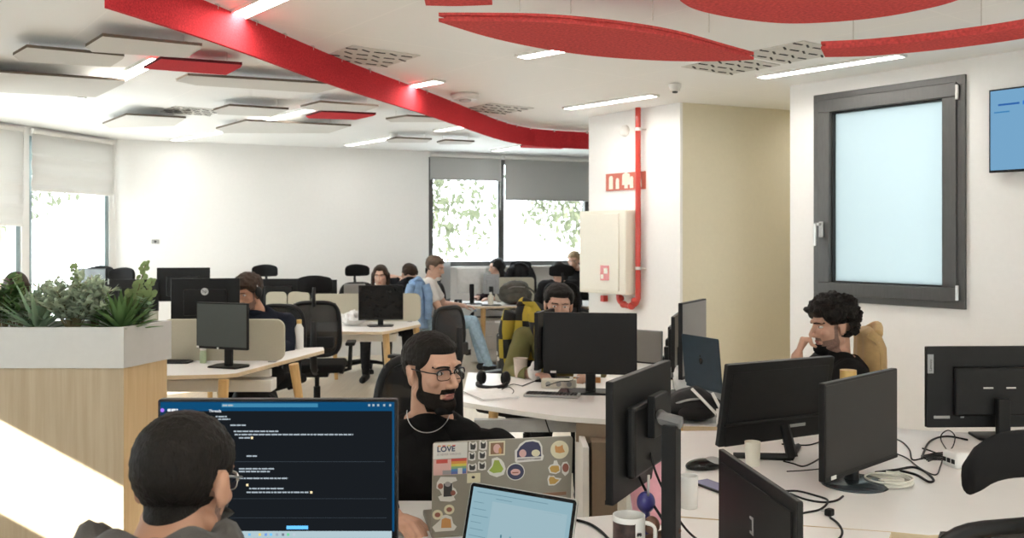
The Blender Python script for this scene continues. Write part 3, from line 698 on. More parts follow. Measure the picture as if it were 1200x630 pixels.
# ------------------------------------------------------------------ monitors
def monitor(label, L, R, ztop, h, front=True, screen='screen_off', stand='disc', tilt=0., logo=None, body='mono', desk=DESK, group='computer monitors', yoff=.075, edge=.022, baseM=None, cover=True):
    L = Vector((L[0],L[1],0)); R = Vector((R[0],R[1],0))
    a, b_ = (L,R) if front else (R,L); c = (L+R)/2; W = (R-L).length
    t = thing('monitor', label, 'monitor', (c.x,c.y,desk), yaw_of(a,b_), group)
    zb = ztop-h-desk; mx = Matrix.Translation((0,0,zb+h/2)) @ Matrix.Rotation(-tilt,4,'X') @ Matrix.Translation((0,0,-h/2))
    mb = MB(); mb.panel(W,h,edge,.006,mx); mb.build('housing', M[body], t, bevel=.0025)
    cv = .028 if cover else .004
    mb = MB(); mb.box((0,edge/2+cv/2,h*.45),(W*(.62 if cover else .9),cv,h*(.6 if cover else .9)),mx); hs = mb.build('rear_cover', M[body], t, bevel=min(.010,cv*.4))
    mb = MB(); mb.box((0,-edge/2-.0004,h*.512),(W-.014,.0012,h-.026),mx); mb.build('screen', M[screen], t)
    mb = MB(); mb.box((0,-edge/2-.0006,.007),(W-.004,.0022,.012),mx); mb.build('lower_bezel', M['mono'], t)
    bm_ = M[baseM] if baseM else M['mono']
    if stand == 'disc':
        mb = MB(); mb.lathe([(.112,.0),(.112,.007),(.098,.016),(.03,.020),(.001,.020)], (0,yoff,0), 40); mb.build('stand_base', bm_, t, autosm=True)
        mb = MB(); mb.tube([(0,yoff+.01,.015),(0,yoff+.01,.08),(0,.046,zb+h*.4)],[.026,.022,.02],12); mb.build('stand_neck', M['mono'], t, autosm=True)
    elif stand == 'flat':
        mb = MB(); mb.prism([(-.11,yoff-.09),(.11,yoff-.09),(.13,yoff+.03),(.10,yoff+.08),(-.10,yoff+.08),(-.13,yoff+.03)],0,.012); mb.build('stand_base', bm_, t, bevel=.004)
        mb = MB(); mb.box((0,yoff-.01,(zb+h*.35)/2+.01),(.055,.03,zb+h*.35)); mb.build('stand_neck', M['mono'], t, bevel=.006)
    elif stand == 'vfoot':
        mb = MB()
        for sx in (-1,1): mb.tube([(0,yoff,.012),(sx*.17,yoff-.13,.010)],[.016,.012],8)
        mb.build('stand_base', bm_, t, autosm=True)
        mb = MB(); mb.tube([(0,yoff+.01,.014),(0,yoff-.03,zb+h*.22)],[.022,.019],8); mb.build('stand_neck', M['mono'], t, autosm=True)
    elif stand == 'post':
        mb = MB(); mb.box((0,yoff,.006),(.24,.20,.012)); mb.build('stand_base', bm_, t, bevel=.004)
        mb = MB(); mb.box((0,yoff,.23),(.062,.05,.44)); mb.build('stand_neck', M['mono'], t, bevel=.006)
    if logo: logo(t, mx, W, h, edge, hs)
    return t
def logo_round(t, mx, W, h, edge, hs):
    p = mx @ Vector((0,edge/2+.0295,h*.70)); mb = MB(); mb.cyl((0,0,0),(0,.002,0),.026,n=32); o = mb.build('round_logo', M['silver'], t); o.location = p
    text_mesh('hp', .032, M['mono'], 'logo_letters', o, (.016,.0025,-.008), (PI/2,0,PI))
def rear_high(t, mx, W, h, edge, hs): pass
def lenovo(t, mx, W, h, edge, hs):
    mb = MB(); p = mx @ Vector((W/2-.016,edge/2+.001,h-.075)); mb.box((0,0,0),(.026,.003,.082)); o = mb.build('maker_tag', M['mono_edge'], t); o.location = p
    text_mesh('Lenovo', .017, M['mono'], 'tag_letters', o, (-.005,.002,-.031), (PI/2,-PI/2,PI))
    mb = MB()
    for x in (-.05,.05):
        mb = MB(); mb.box((x,edge/2+.030,h*.50),(.042,.003,.006),mx); mb.build('vent_slit', M['silver'], t)
    pass
    mb = MB(); mb.box((.24,edge/2+.002,h*.13),(.07,.003,.012),mx); mb.box((.15,edge/2+.002,h*.13),(.015,.003,.006),mx); mb.build('port_label', M['grey_plastic'], t)
def label_low(t, mx, W, h, edge, hs):
    mb = MB(); mb.box((-W/2+.055,-edge/2-.0025,.010),(.032,.002,.012),mx); mb.build('bezel_sticker', M['paper'], t)
def label_two(t, mx, W, h, edge, hs):
    mb = MB(); mb.box((-W/2+.012,-edge/2-.0025,.010),(.018,.002,.014),mx); mb.box((-W/2+.17,-edge/2-.0025,.006),(.014,.002,.012),mx); mb.build('bezel_sticker', M['paper'], t)
def small_mark(t, mx, W, h, edge, hs):
    mb = MB(); mb.cyl(mx @ Vector((0,edge/2+.0005,h*.62)), mx @ Vector((0,edge/2+.0016,h*.62)), .012, n=20); mb.build('maker_mark', M['keys'] if 'mk' not in M else M['mk'], t)
    mb = MB(); mb.box((-.08,edge/2+.029,h*.20),(.10,.003,.012),mx); mb.box((.17,edge/2+.002,h*.16),(.05,.003,.012),mx); mb.build('port_label', M['grey_plastic'], t)
    mb = MB(); mb.box((0,edge/2+.006,h*.27),(W*.97,.012,.012),mx); mb.build('rear_ridge', M['mono'], t, bevel=.004)
def bent_mark(t, mx, W, h, edge, hs):
    mb = MB(); x0 = .0; mb.box((x0,edge/2+.0048,h*.62),(.020,.002,.006),mx); mb.box((x0-.007,edge/2+.0048,h*.56),(.006,.002,.042),mx); mb.box((x0,edge/2+.0048,h*.50),(.020,.002,.006),mx)
    mb.build('maker_mark', M['grey_plastic'], t)
def XY(px, d): return ((px-HX)/FPX*d, d)

# near row
m1 = monitor('large near monitor with a dark chat window, in front of the seated man', XY(187,2.03), XY(466.5,2.03), 1.6-.1795*2.03, .322, screen='mono_gloss', stand='flat')
m2 = monitor('black monitor seen from behind on a thick black post, beside the mug', (.262,2.42), (.497,2.86), 1.21, .335, front=False, stand='none', body='mono')
mp = m2
bpy.context.view_layer.update(); q2 = m2.matrix_world.inverted() @ at(786.5,500,2.40); px2, py2 = q2.x, q2.y
mb = MB(); mb.box((px2,py2,.18),(.052,.040,.36)); mb.build('stand_post', M['mono'], mp, bevel=.004)
mb = MB(); mb.box((px2,py2+.02,.005),(.16,.16,.010)); mb.build('stand_base', M['mono'], mp, bevel=.003)
mb = MB(); mb.tube([(px2,py2+.03,.366),(px2,py2-.02,.372),(0,.06,.345)],[.018,.020,.016],8); mb.build('stand_arm', M['cap_grey'], mp, bevel=.006)
mb = MB(); mb.box((0,.052,.345),(.12,.024,.12)); mb.build('mount_plate', M['mono'], mp, bevel=.004)
m3 = monitor('black monitor on a slanted open foot, seen from behind before the dark haired man', (.795,3.40), (1.285,3.65), 1.6-147/FPX*3.40, .325, front=False, stand='vfoot', tilt=.17, logo=small_mark, cover=False)
m4 = monitor('dark reflective monitor on a round blue-grey base, right of centre', (1.012,2.93), (1.40,3.28), 1.123, .325, front=True, screen='screen_off', stand='disc', yoff=.02, baseM='blue_base', logo=label_low)
m5 = monitor('low black monitor back slanting across the bottom right, nearest the camera', (.555,2.38), (.612,1.90), 1.04, .29, front=False, stand='none', logo=bent_mark, edge=.014, cover=False)
m6 = monitor('black monitor back with a small maker tag at the right edge', (1.80,3.9), (2.41,3.92), 1.6-127.5/FPX*3.9, .352, front=False, stand='flat', logo=lenovo)
m7 = monitor('black monitor on the middle desk hiding half of a man\'s face', XY(637,4.93), XY(746.5,4.86), 1.6-88/FPX*4.9, .335, screen='screen_matte', stand='flat', logo=label_low)
m7b = monitor('dark monitor turned edge on, left behind the face hiding monitor', XY(628,5.25), XY(648,5.6), 1.6-89/FPX*5.2, .34, front=False, stand='none')
mb = MB(); mb.box((0,.05,.12),(.05,.04,.26)); mb.box((0,.05,.005),(.2,.16,.01)); mb.build('stand_neck', M['mono'], m7b)
# screens beyond, by the pillar and recess
m8 = monitor('pale grey screen standing before the pillar, right of the face hiding monitor', XY(737,6.2), XY(776,6.05), 1.6-107/FPX*6.2, .31, screen='screen_grey', body='mono_edge', stand='flat')
m9 = monitor('grey screen seen at a slant before the beige recess, above the blue laptop', XY(797,4.66), XY(825.5,5.02), 1.6-77/FPX*4.66, .40, screen='screen_grey', stand='flat')
m10 = monitor('black monitor seen edge on, just left of the slanted grey screen', XY(788.5,5.3), XY(798.5,5.75), 1.6-93/FPX*5.3, .33, front=True, stand='flat')
m11 = monitor('farther black monitor seen edge on, lowest of the dark stack by the recess', XY(784.5,5.95), XY(793,6.4), 1.6-106/FPX*5.9, .36, front=True, stand='flat')
dX = desk('white desk behind the edge on monitors, in front of the beige recess', [(.70,5.5),(.78,6.55),(1.32,6.6),(1.25,5.5)], [((1.2,6.4),(1.22,6.5)),((.8,5.6),(.8,5.6))], (1.0,6.0))
# left bench
m12 = monitor('grey-green monitor turned aside on the left bench desk', XY(231.5,5.95), XY(291,5.82), 1.6-76.5/FPX*5.88, .305, screen='screen_greygreen', stand='flat', logo=label_two)
m13 = monitor('black monitor back with a round silver maker badge, left bench', XY(200.5,6.42), XY(281,6.5), 1.6-48/FPX*6.45, .31, front=False, stand='flat', logo=logo_round)
m14 = monitor('black monitor behind the badge monitor, far left', XY(184,8.5), XY(246,8.55), 1.6-35.5/FPX*8.5, .32, stand='flat', front=False)
m15 = monitor('wide black monitor behind the head with headphones', XY(300,9.7), XY(353.5,9.75), 1.6-48.5/FPX*9.7, .31, stand='flat', front=False)
m16 = monitor('black monitor right above the office chair headrest', XY(354.5,9.72), XY(395,9.8), 1.6-50/FPX*9.7, .31, stand='flat', front=False)
m17 = monitor('black screen on the middle distance desk, below the woman', XY(420,8.58), XY(472.5,8.66), 1.6-56/FPX*8.6, .335, screen='mono_gloss', stand='flat')
m18 = monitor('grey monitor top just left of the woman', XY(403,9.9), XY(428,9.95), 1.6-54.5/FPX*9.9, .28, screen='screen_grey', body='mono_edge', stand='flat')
m19 = monitor('grey screen rising behind the planter before the left window', XY(92.5,8.7), XY(125,8.6), 1.6-36/FPX*8.65, .28, screen='screen_greygreen', stand='flat')
m20 = monitor('black monitor behind the leafy tip of the planter', XY(128,8.35), XY(186,8.45), 1.6-49/FPX*8.4, .30, stand='flat', front=False)
dL = desk('white bench desk at far left, behind the planter', [(-4.3,8.15),(-2.8,8.15),(-2.75,9.1),(-4.3,9.1)], [((-2.8,8.3),(-2.78,8.25)),((-4.1,8.3),(-4.15,8.25))], (-3.4,8.6))
dM = desk('white bench desk row behind the man with headphones', [(-3.6,9.45),(-1.85,9.45),(-1.8,10.2),(-3.6,10.2)], [((-3.4,9.5),(-3.45,9.45)),((-2.0,10),(-1.98,10.1))], (-2.8,9.7))
# far desk row
m21 = monitor('monitor seen nearly edge on in front of the man in the white t-shirt', XY(513,11.35), XY(527,11.95), 1.6-30/FPX*11.5, .50, screen='screen_grey', stand='flat', front=True)
m22 = monitor('bright pale screen back on the far desk before the far window', XY(535.5,11.6), XY(569.5,11.65), 1.6-36.5/FPX*11.6, .32, front=False, body='silver', stand='flat', cover=False)
m23 = monitor('grey laptop like panel before the hooded woman, far desk', XY(566.5,11.4), XY(585,11.4), 1.6-43/FPX*11.4, .25, front=False, body='mono_edge', stand='flat')

# chat window on the near monitor
W1 = 279.5/FPX*2.03; H1 = .322; zb1 = 1.6-.1795*2.03-H1-DESK
def ui(x0, x1, z0, z1, m, name='screen_line', y=-.0126):
    mb = MB(); mb.box(((x0+x1)/2, y, (z0+z1)/2),(x1-x0,.0006,z1-z0)); return mb.build(name, m, m1)
PXm = 2.03/FPX
def U(px): return (px-326.75)*PXm
def V(py): return 1.6-(py-HY)*PXm-DESK
cBG, cBar, cSe, cTx, cTk = scr('ui_bg',(.006,.0075,.0095),1), scr('ui_bar',(.003,.042,.105),1), scr('ui_search',(.03,.14,.24),1), scr('ui_text',(.24,.28,.31),1), scr('ui_task',(.26,.34,.37),1)
ui(U(190.5),U(463),V(628),V(469.5),cBG,'chat_window',-.0121)
ui(U(190.5),U(463),V(480),V(469.5),cBar,'title_bar'); ui(U(262),U(374),V(475.6),V(471.2),cSe,'search_box',-.0131); ui(U(188.5+2),U(197),V(620),V(480),scr('ui_rail',(.006,.025,.05),1),'side_rail')
ui(U(460.5),U(463),V(620),V(480),cBar,'window_edge'); ui(U(270),U(460),V(628),V(619.7),cTk,'task_bar',-.0131); ui(U(337.5),U(362.5),V(617.5),V(613.5),scr('ui_btn',(.10,.38,.75),1),'message_button',-.0131)
ui(U(272),U(452),V(539.2),V(538.8),scr('ui_rule',(.03,.04,.05),1)); ui(U(272),U(454),V(582.2),V(581.9),M['ui_rule']); ui(U(272),U(454),V(604.5),V(604.2),M['ui_rule'])
WHT = scr('ui_white',(.5,.52,.55),1)
text_mesh('Threads', .0085, M['ui_white'], 'heading_text', m1, (U(247),-.0132,V(481.3)), (PI/2,0,0))
mb = MB(); mb.cyl((U(192.8),-.013,V(479)),(U(192.8),-.0122,V(479)),.0045,n=20); mb.build('rail_icon', scr('ui_violet',(.25,.12,.55),1), m1)
rnd = random.Random(3)
def words_line(x0, x1, y, h=1.6, m=cTx):
    x = x0; mb = MB()
    while x < x1:
        w = rnd.uniform(2.2,7.5); w = min(w, x1-x); mb.box((U(x+w/2),-.0132,V(y)),(w*PXm,.0005,h*PXm)); x += w+.9
    mb.build('screen_text', m, m1)
words_line(199,211,479,3,WHT); words_line(263,276,473.4,2)
for x0,x1,y in ((255,268,486.5),(258,272,489.5),(272,290,496.5),(276,328,503.6),(277,415,507.4),(282,295,511.2),(291,303,532.4),(282,323,547.2),(282,318,550.4),(283,339,558.3),(294,334,570.2),(291,363,574.6)):
    words_line(x0,x1,y)
for x,y in ((296,511.2),(365,574.6),(290.5,566)):
    ui(U(x),U(x+2.6),V(y+1.3),V(y-1.3),scr('ui_emoji',(.6,.5,.3),1),'reaction_mark',-.0133)
for k,x in enumerate((432.5,437.5,443,450,457)): ui(U(x),U(x+2.4),V(474.5),V(471.9),cTx,'window_icon',-.0133)
for k,x in enumerate((293,305,312,318,325,332,338,345)): ui(U(x),U(x+2.8),V(625.2),V(622.2),scr('ui_i%d'%k,((.1,.3,.5),(.5,.4,.1),(.1,.2,.45),(.1,.35,.6),(.2,.25,.3),(.1,.12,.15),(.1,.4,.2),(.3,.35,.4))[k],1),'task_icon',-.0134)
# ------------------------------------------------------------------ laptops
def laptop(label, L, R, ztop, tilt, toward_base, lidM, screenM=None, group='open laptops', lidh=.24, dep=.25, deskz=DESK):
    # L, R: ends of the hinge line; the lid leans back by tilt away from the base
    L = Vector((*L,0)); R = Vector((*R,0)); a, b_ = (L,R) if toward_base < 0 else (R,L); c = (L+R)/2; W = (R-L).length
    t = thing('laptop', label, 'laptop', (c.x,c.y,deskz), yaw_of(a,b_), group)
    mb = MB(); mb.box((0,-dep/2,.009),(W,dep,.018)); bs = mb.build('laptop_base', M[lidM], t, bevel=.004)
    mb = MB()
    for i in range(5):
        for j in range(12): mb.box((-W*.42+W*.84*(j+.5)/12, -.03-.10*(i+.5)/5, .0188),(W*.84/12*.84,.016,.002))
    mb.build('keyboard', M['keys'], bs)
    mb = MB(); mb.box((0,-dep+.055,.0184),(.11,.07,.001)); mb.build('touchpad', M['grey_plastic'], bs)
    mx = Matrix.Translation((0,.002,.018)) @ Matrix.Rotation(-tilt,4,'X')
    mb = MB(); mb.panel(W,lidh,.007,.010,mx); lid = mb.build('lid', M[lidM], t, bevel=.001)
    mb = MB(); mb.panel(W-.004,lidh-.004,.001,.009,mx @ Matrix.Translation((0,-.0041,.002))); mb.build('screen_bezel', M['mono_gloss'], lid)
    mb = MB(); mb.box((0,-.0050,lidh*.52),(W-.022,.0008,lidh-.030),mx); mb.build('laptop_screen', screenM or M['screen_off'], lid)
    return t, lid, mx, W
# sticker laptop: lid's back towards the camera, base towards the bearded man
tS, lidS, mxS, WS = laptop('warm grey laptop covered in stickers, open before the bearded man', XY(505.5,2.56), XY(667.5,2.645), 0, .12, 1, 'olive_alloy', lidh=.266, dep=.22)
hS = .266
def onlid(px, py):           # lid-local x (from the viewer's left) and height for a spot of the lid
    u = (px-508)/159.; topy = 519-10.5*u; boty = 625-7*u
    return WS/2-u*WS, hS*(1-(py-topy)/(boty-topy))
def sticker(poly, m, lift=.0008, name='sticker', parent=None):
    pts = [onlid(*p) for p in poly]; mb = MB()
    f = [mx_ for mx_ in (mxS @ Vector((x,.0036+lift,z)) for x, z in pts)]; b = [mxS @ Vector((x,.0030,z)) for x, z in pts]
    fv = [mb.bm.verts.new(p) for p in f]; bv = [mb.bm.verts.new(p) for p in b]; n = len(fv)
    mb.bm.faces.new(fv); mb.bm.faces.new(bv[::-1])
    for i in range(n): mb.bm.faces.new((fv[i],fv[(i+1)%n],bv[(i+1)%n],bv[i]))
    return mb.build(name, m, parent or lidS)
def rect(x0,y0,x1,y1): return [(x0,y0),(x1,y0-.06*(x1-x0)),(x1,y1-.06*(x1-x0)),(x0,y1)]
def circ(x,y,r,n=24,ry=None): return [(x+r*math.cos(2*PI*k/n),y+(ry or r)*math.sin(2*PI*k/n)) for k in range(n)]
SW = flat('sticker_white',(.62,.60,.56)); SK = flat('sticker_black',(.03,.028,.028)); SO = flat('sticker_orange',(.50,.24,.08)); SR = flat('sticker_rust',(.26,.09,.06))
SN = flat('sticker_navy',(.035,.035,.085)); SP = flat('sticker_pink',(.60,.36,.33)); SG = flat('sticker_green',(.28,.36,.06)); SY = flat('sticker_cream',(.62,.57,.40)); SB = flat('sticker_brown',(.22,.12,.07)); SGy = flat('sticker_grey',(.30,.28,.28))
sticker(rect(508.6,519.5,546.2,538), SW); sticker(rect(509,538.5,546.5,557), SP, name='sticker')
for k, c in enumerate(((.50,.07,.05),(.60,.27,.05),(.60,.52,.09),(.20,.36,.20),(.07,.20,.42),(.10,.13,.35))):
    y = 537.3+k*3.0; sticker(rect(528.5,y,545.5,y+3.1), flat('rainbow_%d'%k,c), .0012, 'rainbow_stripe')
sticker(rect(512,538.6,524.5,543), flat('rainbow_0',(0,0,0)), .0012, 'rainbow_stripe'); sticker(rect(519,551,529,556), SGy, .0012); sticker(rect(536,548,541,555), SW, .0018, 'figure')
x, z = onlid(512.4,529.3); text_mesh('LOVE', .0215, flat('ink_navy',(.03,.05,.10)), 'sticker_text', lidS, mxS @ Vector((x,.0050,z)), (PI/2+.12,0,PI), bold=True)
lidS.children[-1].scale = (1,1,1)
x, z = onlid(512.4,533.8); text_mesh('IS NEVER WRONG', .0084, SGy, 'sticker_text', lidS, mxS @ Vector((x,.0050,z)), (PI/2+.12,0,PI))
for k,(xx,c) in enumerate(((513.5,(.55,.25,.1)),(518.6,(.5,.12,.1)),(524.2,(.55,.45,.15)),(529.6,(.5,.12,.1)))): sticker(rect(xx-.2,521.9-.06*(xx-512),xx+3.2,523.2-.06*(xx-512)), flat('cap_%d'%k,c), .0024, 'letter_stripe')
for (cx,cy,rx,ry) in ((552.3,522.5,5,6),(563.8,521,4.8,6),(551.5,534,4.4,5.5),(563,533,5,5.5),(552,547.5,5.5,5),(563,545.5,5,5.5)):
    o = sticker([(cx-rx*.9,cy-ry*.7),(cx-rx*.7,cy-ry),(cx-rx*.25,cy-ry*.72),(cx+rx*.3,cy-ry*.75),(cx+rx*.7,cy-ry*1.05),(cx+rx*.95,cy-ry*.6),(cx+rx*.9,cy+ry*.8),(cx,cy+ry),(cx-rx*.9,cy+ry*.8)], SW)
    sticker([(cx-rx*.6,cy-ry*.5),(cx-rx*.45,cy-ry*.75),(cx-rx*.1,cy-ry*.35),(cx+rx*.2,cy-ry*.35),(cx+rx*.55,cy-ry*.75),(cx+rx*.65,cy+ry*.1),(cx+rx*.4,cy+ry*.6),(cx-rx*.5,cy+ry*.6)], SK, .0014, 'cat_print', o)
o = sticker(rect(570.5,516.3,588.6,533.5), SY); sticker(rect(572.3,518,587,531.6), SB, .0014, 'photo_print', o); sticker(circ(579.5,524.5,4.2,20,5.5), SP, .0020, 'face_oval', o); sticker(circ(583,527,1.8,12,4), SO, .0022, 'hair_lock', o)
o = sticker([(569,552),(574,545),(574,537),(580,535),(585,538),(588,542),(590,549),(588,556),(580,559),(572,556)], SW); sticker([(571,551),(575,546),(577,538.5),(582,538.5),(584,543),(587.5,549),(585,553),(576,554)], SG, .0014, 'green_print', o)
o = sticker(rect(546.5,554.8,561.5,566), SY); sticker(circ(553.5,559,2,12,1.6), SK, .0014, 'bird_print', o)
o = sticker([(600.5,540),(600,527),(603,524),(605.5,519),(612,514.5),(621,513.2),(628,515),(631.3,521),(632,531),(633.5,532.5),(632.8,536.5),(632,538.5),(602,541.5)], SW)
o2 = sticker([(602.5,535),(602.5,528),(606,522),(612,516.5),(620,515.2),(627,517),(629.5,522),(630.5,533.5)], SN, .0014, 'dome_print', o)
sticker(rect(603,536.5,630,538.8), SGy, .0016, 'caption_band', o); sticker(circ(609,530,4.2,16,4.8), SP, .0018, 'figure', o); sticker(circ(624,529.5,5,16,4.2), SY, .0018, 'figure', o)
x, z = onlid(611,538.7); text_mesh('COFFEE FIRST', .0050, SW, 'sticker_text', lidS, mxS @ Vector((x,.0058,z)), (PI/2+.12,-.06,PI))
o = sticker(circ(601.5,552.5,10.5,32), SW); sticker(circ(601.5,552.5,9.4,32), SN, .0014, 'disc_print', o); sticker(circ(601.3,552.8,5.6,24,3.9), SP, .0020, 'pink_print', o); sticker(rect(597.5,552.8,604.5,554.2), SR, .0026, 'lip_line', o)
o = sticker(circ(651.7,525.3,10.6,32,11.2), SY); sticker([(646,523),(646.5,519.5),(649,521.5),(652,521),(655,519),(655.5,523),(658,528),(652,529.5),(647,528.5)], SO, .0014, 'fox_print', o)
o = sticker([(639,548),(641,544.5),(645,543),(645.5,539),(649,538.5),(650.5,543),(653.5,546),(653,553),(648,555.5),(641,554)], SW); sticker([(640.5,548),(643,545),(651,545),(652.3,551),(648,553.8),(642.5,552.6)], flat('sticker_amber',(.48,.29,.07)), .0014, 'pumpkin_print', o)
o = sticker([(654.5,545),(656,541),(661,540),(664,546),(663,554),(659,558),(655.5,554)], SW); sticker(circ(659.3,547.5,3.8,16,5.5), SR, .0014, 'leaf_print', o)
o = sticker([(638.5,562),(640,557),(643,558),(646,557.5),(648,560),(655,561),(652,565.5),(647,569.5),(640,569.5)], SW); sticker([(640,562),(641.5,558.7),(646,559),(648,561.5),(652.5,562.3),(647.5,567.5),(641.5,567.8)], flat('sticker_amber',(0,0,0)), .0014, 'cat_print', o)
sticker(rect(633,579,661,583), SB, .0010, 'skyline_print')
o = sticker([(515,562),(517,558.5),(534,559),(535.5,563),(530,565),(531,571),(534,573),(536,578),(532,582),(534,586),(528,588),(517,587),(514.5,582),(519,580),(516,574),(512.5,572),(513,565.5)], SW)
sticker(rect(520.5,566.5,530,582), SK, .0014, 'dark_figure', o); sticker(circ(517,569.5,3,12,3.4), SR, .0014, 'flower_print', o); sticker(circ(531,577.5,3,12,3.2), SR, .0014, 'flower_print', o); sticker(circ(525,567,3.4,14,3), SGy, .0020, 'figure_head', o)
for cx, cy in ((514.3,603.3),(527.2,597.3)): o = sticker(circ(cx,cy,5.8,24), SY); sticker(circ(cx,cy,3.2,16,2.8), SR, .0014, 'paw_print', o)
o = sticker([(508.5,618),(517,610),(519,604.5),(524,603.5),(530,606),(532,614),(536,618),(533,622.5),(512,623.5)], SW); sticker([(518.5,619),(519,609),(523,607),(529,609),(530,619)], SO, .0014, 'bear_print', o)

# second laptop, screen towards the camera
t2l, lid2, mx2, W2 = laptop('silver edged laptop with a pale blue screen, in front of the sticker laptop', XY(536,2.27), XY(663,2.11), 0, .30, -1, 'silver', scr('laptop_ui',(.19,.30,.345),.85), lidh=.218, dep=.23)
def l2(u0,u1,v0,v1,m,name='screen_line'):
    mb = MB(); mb.box(((u0+u1)/2*W2-W2/2, -.0057, (v0+v1)/2*.218),((u1-u0)*W2,.0005,(v1-v0)*.218),mx2); mb.build(name, m, lid2)
uiL, uiM = scr('laptop_pale',(.225,.325,.365),.85), scr('laptop_line',(.10,.18,.22),.85)
l2(.24,.93,.05,.82,uiL,'page_area')
for k in range(9): l2(.06,.06+.10+.03*((k*7)%3),.78-.075*k,.786-.075*k,uiM)
l2(.08,.75,.895,.902,uiM); l2(.27,.42,.85,.857,uiM); l2(.72,.88,.80,.806,uiM)
for i in range(3):
    for j in range(6): l2(.36+.085*j,.375+.085*j,.44-.13*i,.475-.13*i,scr('laptop_dot%d'%((i*5+j)%4),((.02,.10,.13),(.05,.18,.22),(.01,.03,.05),(.06,.16,.20))[(i*5+j)%4],.9),'app_icon')
# midnight blue laptop by the recess
t3l, lid3, mx3, W3 = laptop('midnight blue laptop open before the beige recess', XY(804,4.66), XY(847,4.40), 0, .10, 1, 'navy_alloy', lidh=.255, dep=.1)
t3l.location.z += .09
mb = MB(); mb.box((0,-.13,-.045),(W3*.9,.22,.09)); mb.build('stand', M['mono_edge'], t3l)
mb = MB(); mb.ell(mx3 @ Vector((0,.0045,.130)),(.014,.0015,.017)); mb.ell(mx3 @ Vector((.004,.0045,.154)),(.004,.0015,.006)); mb.build('lid_emblem', M['mono_gloss'], lid3)

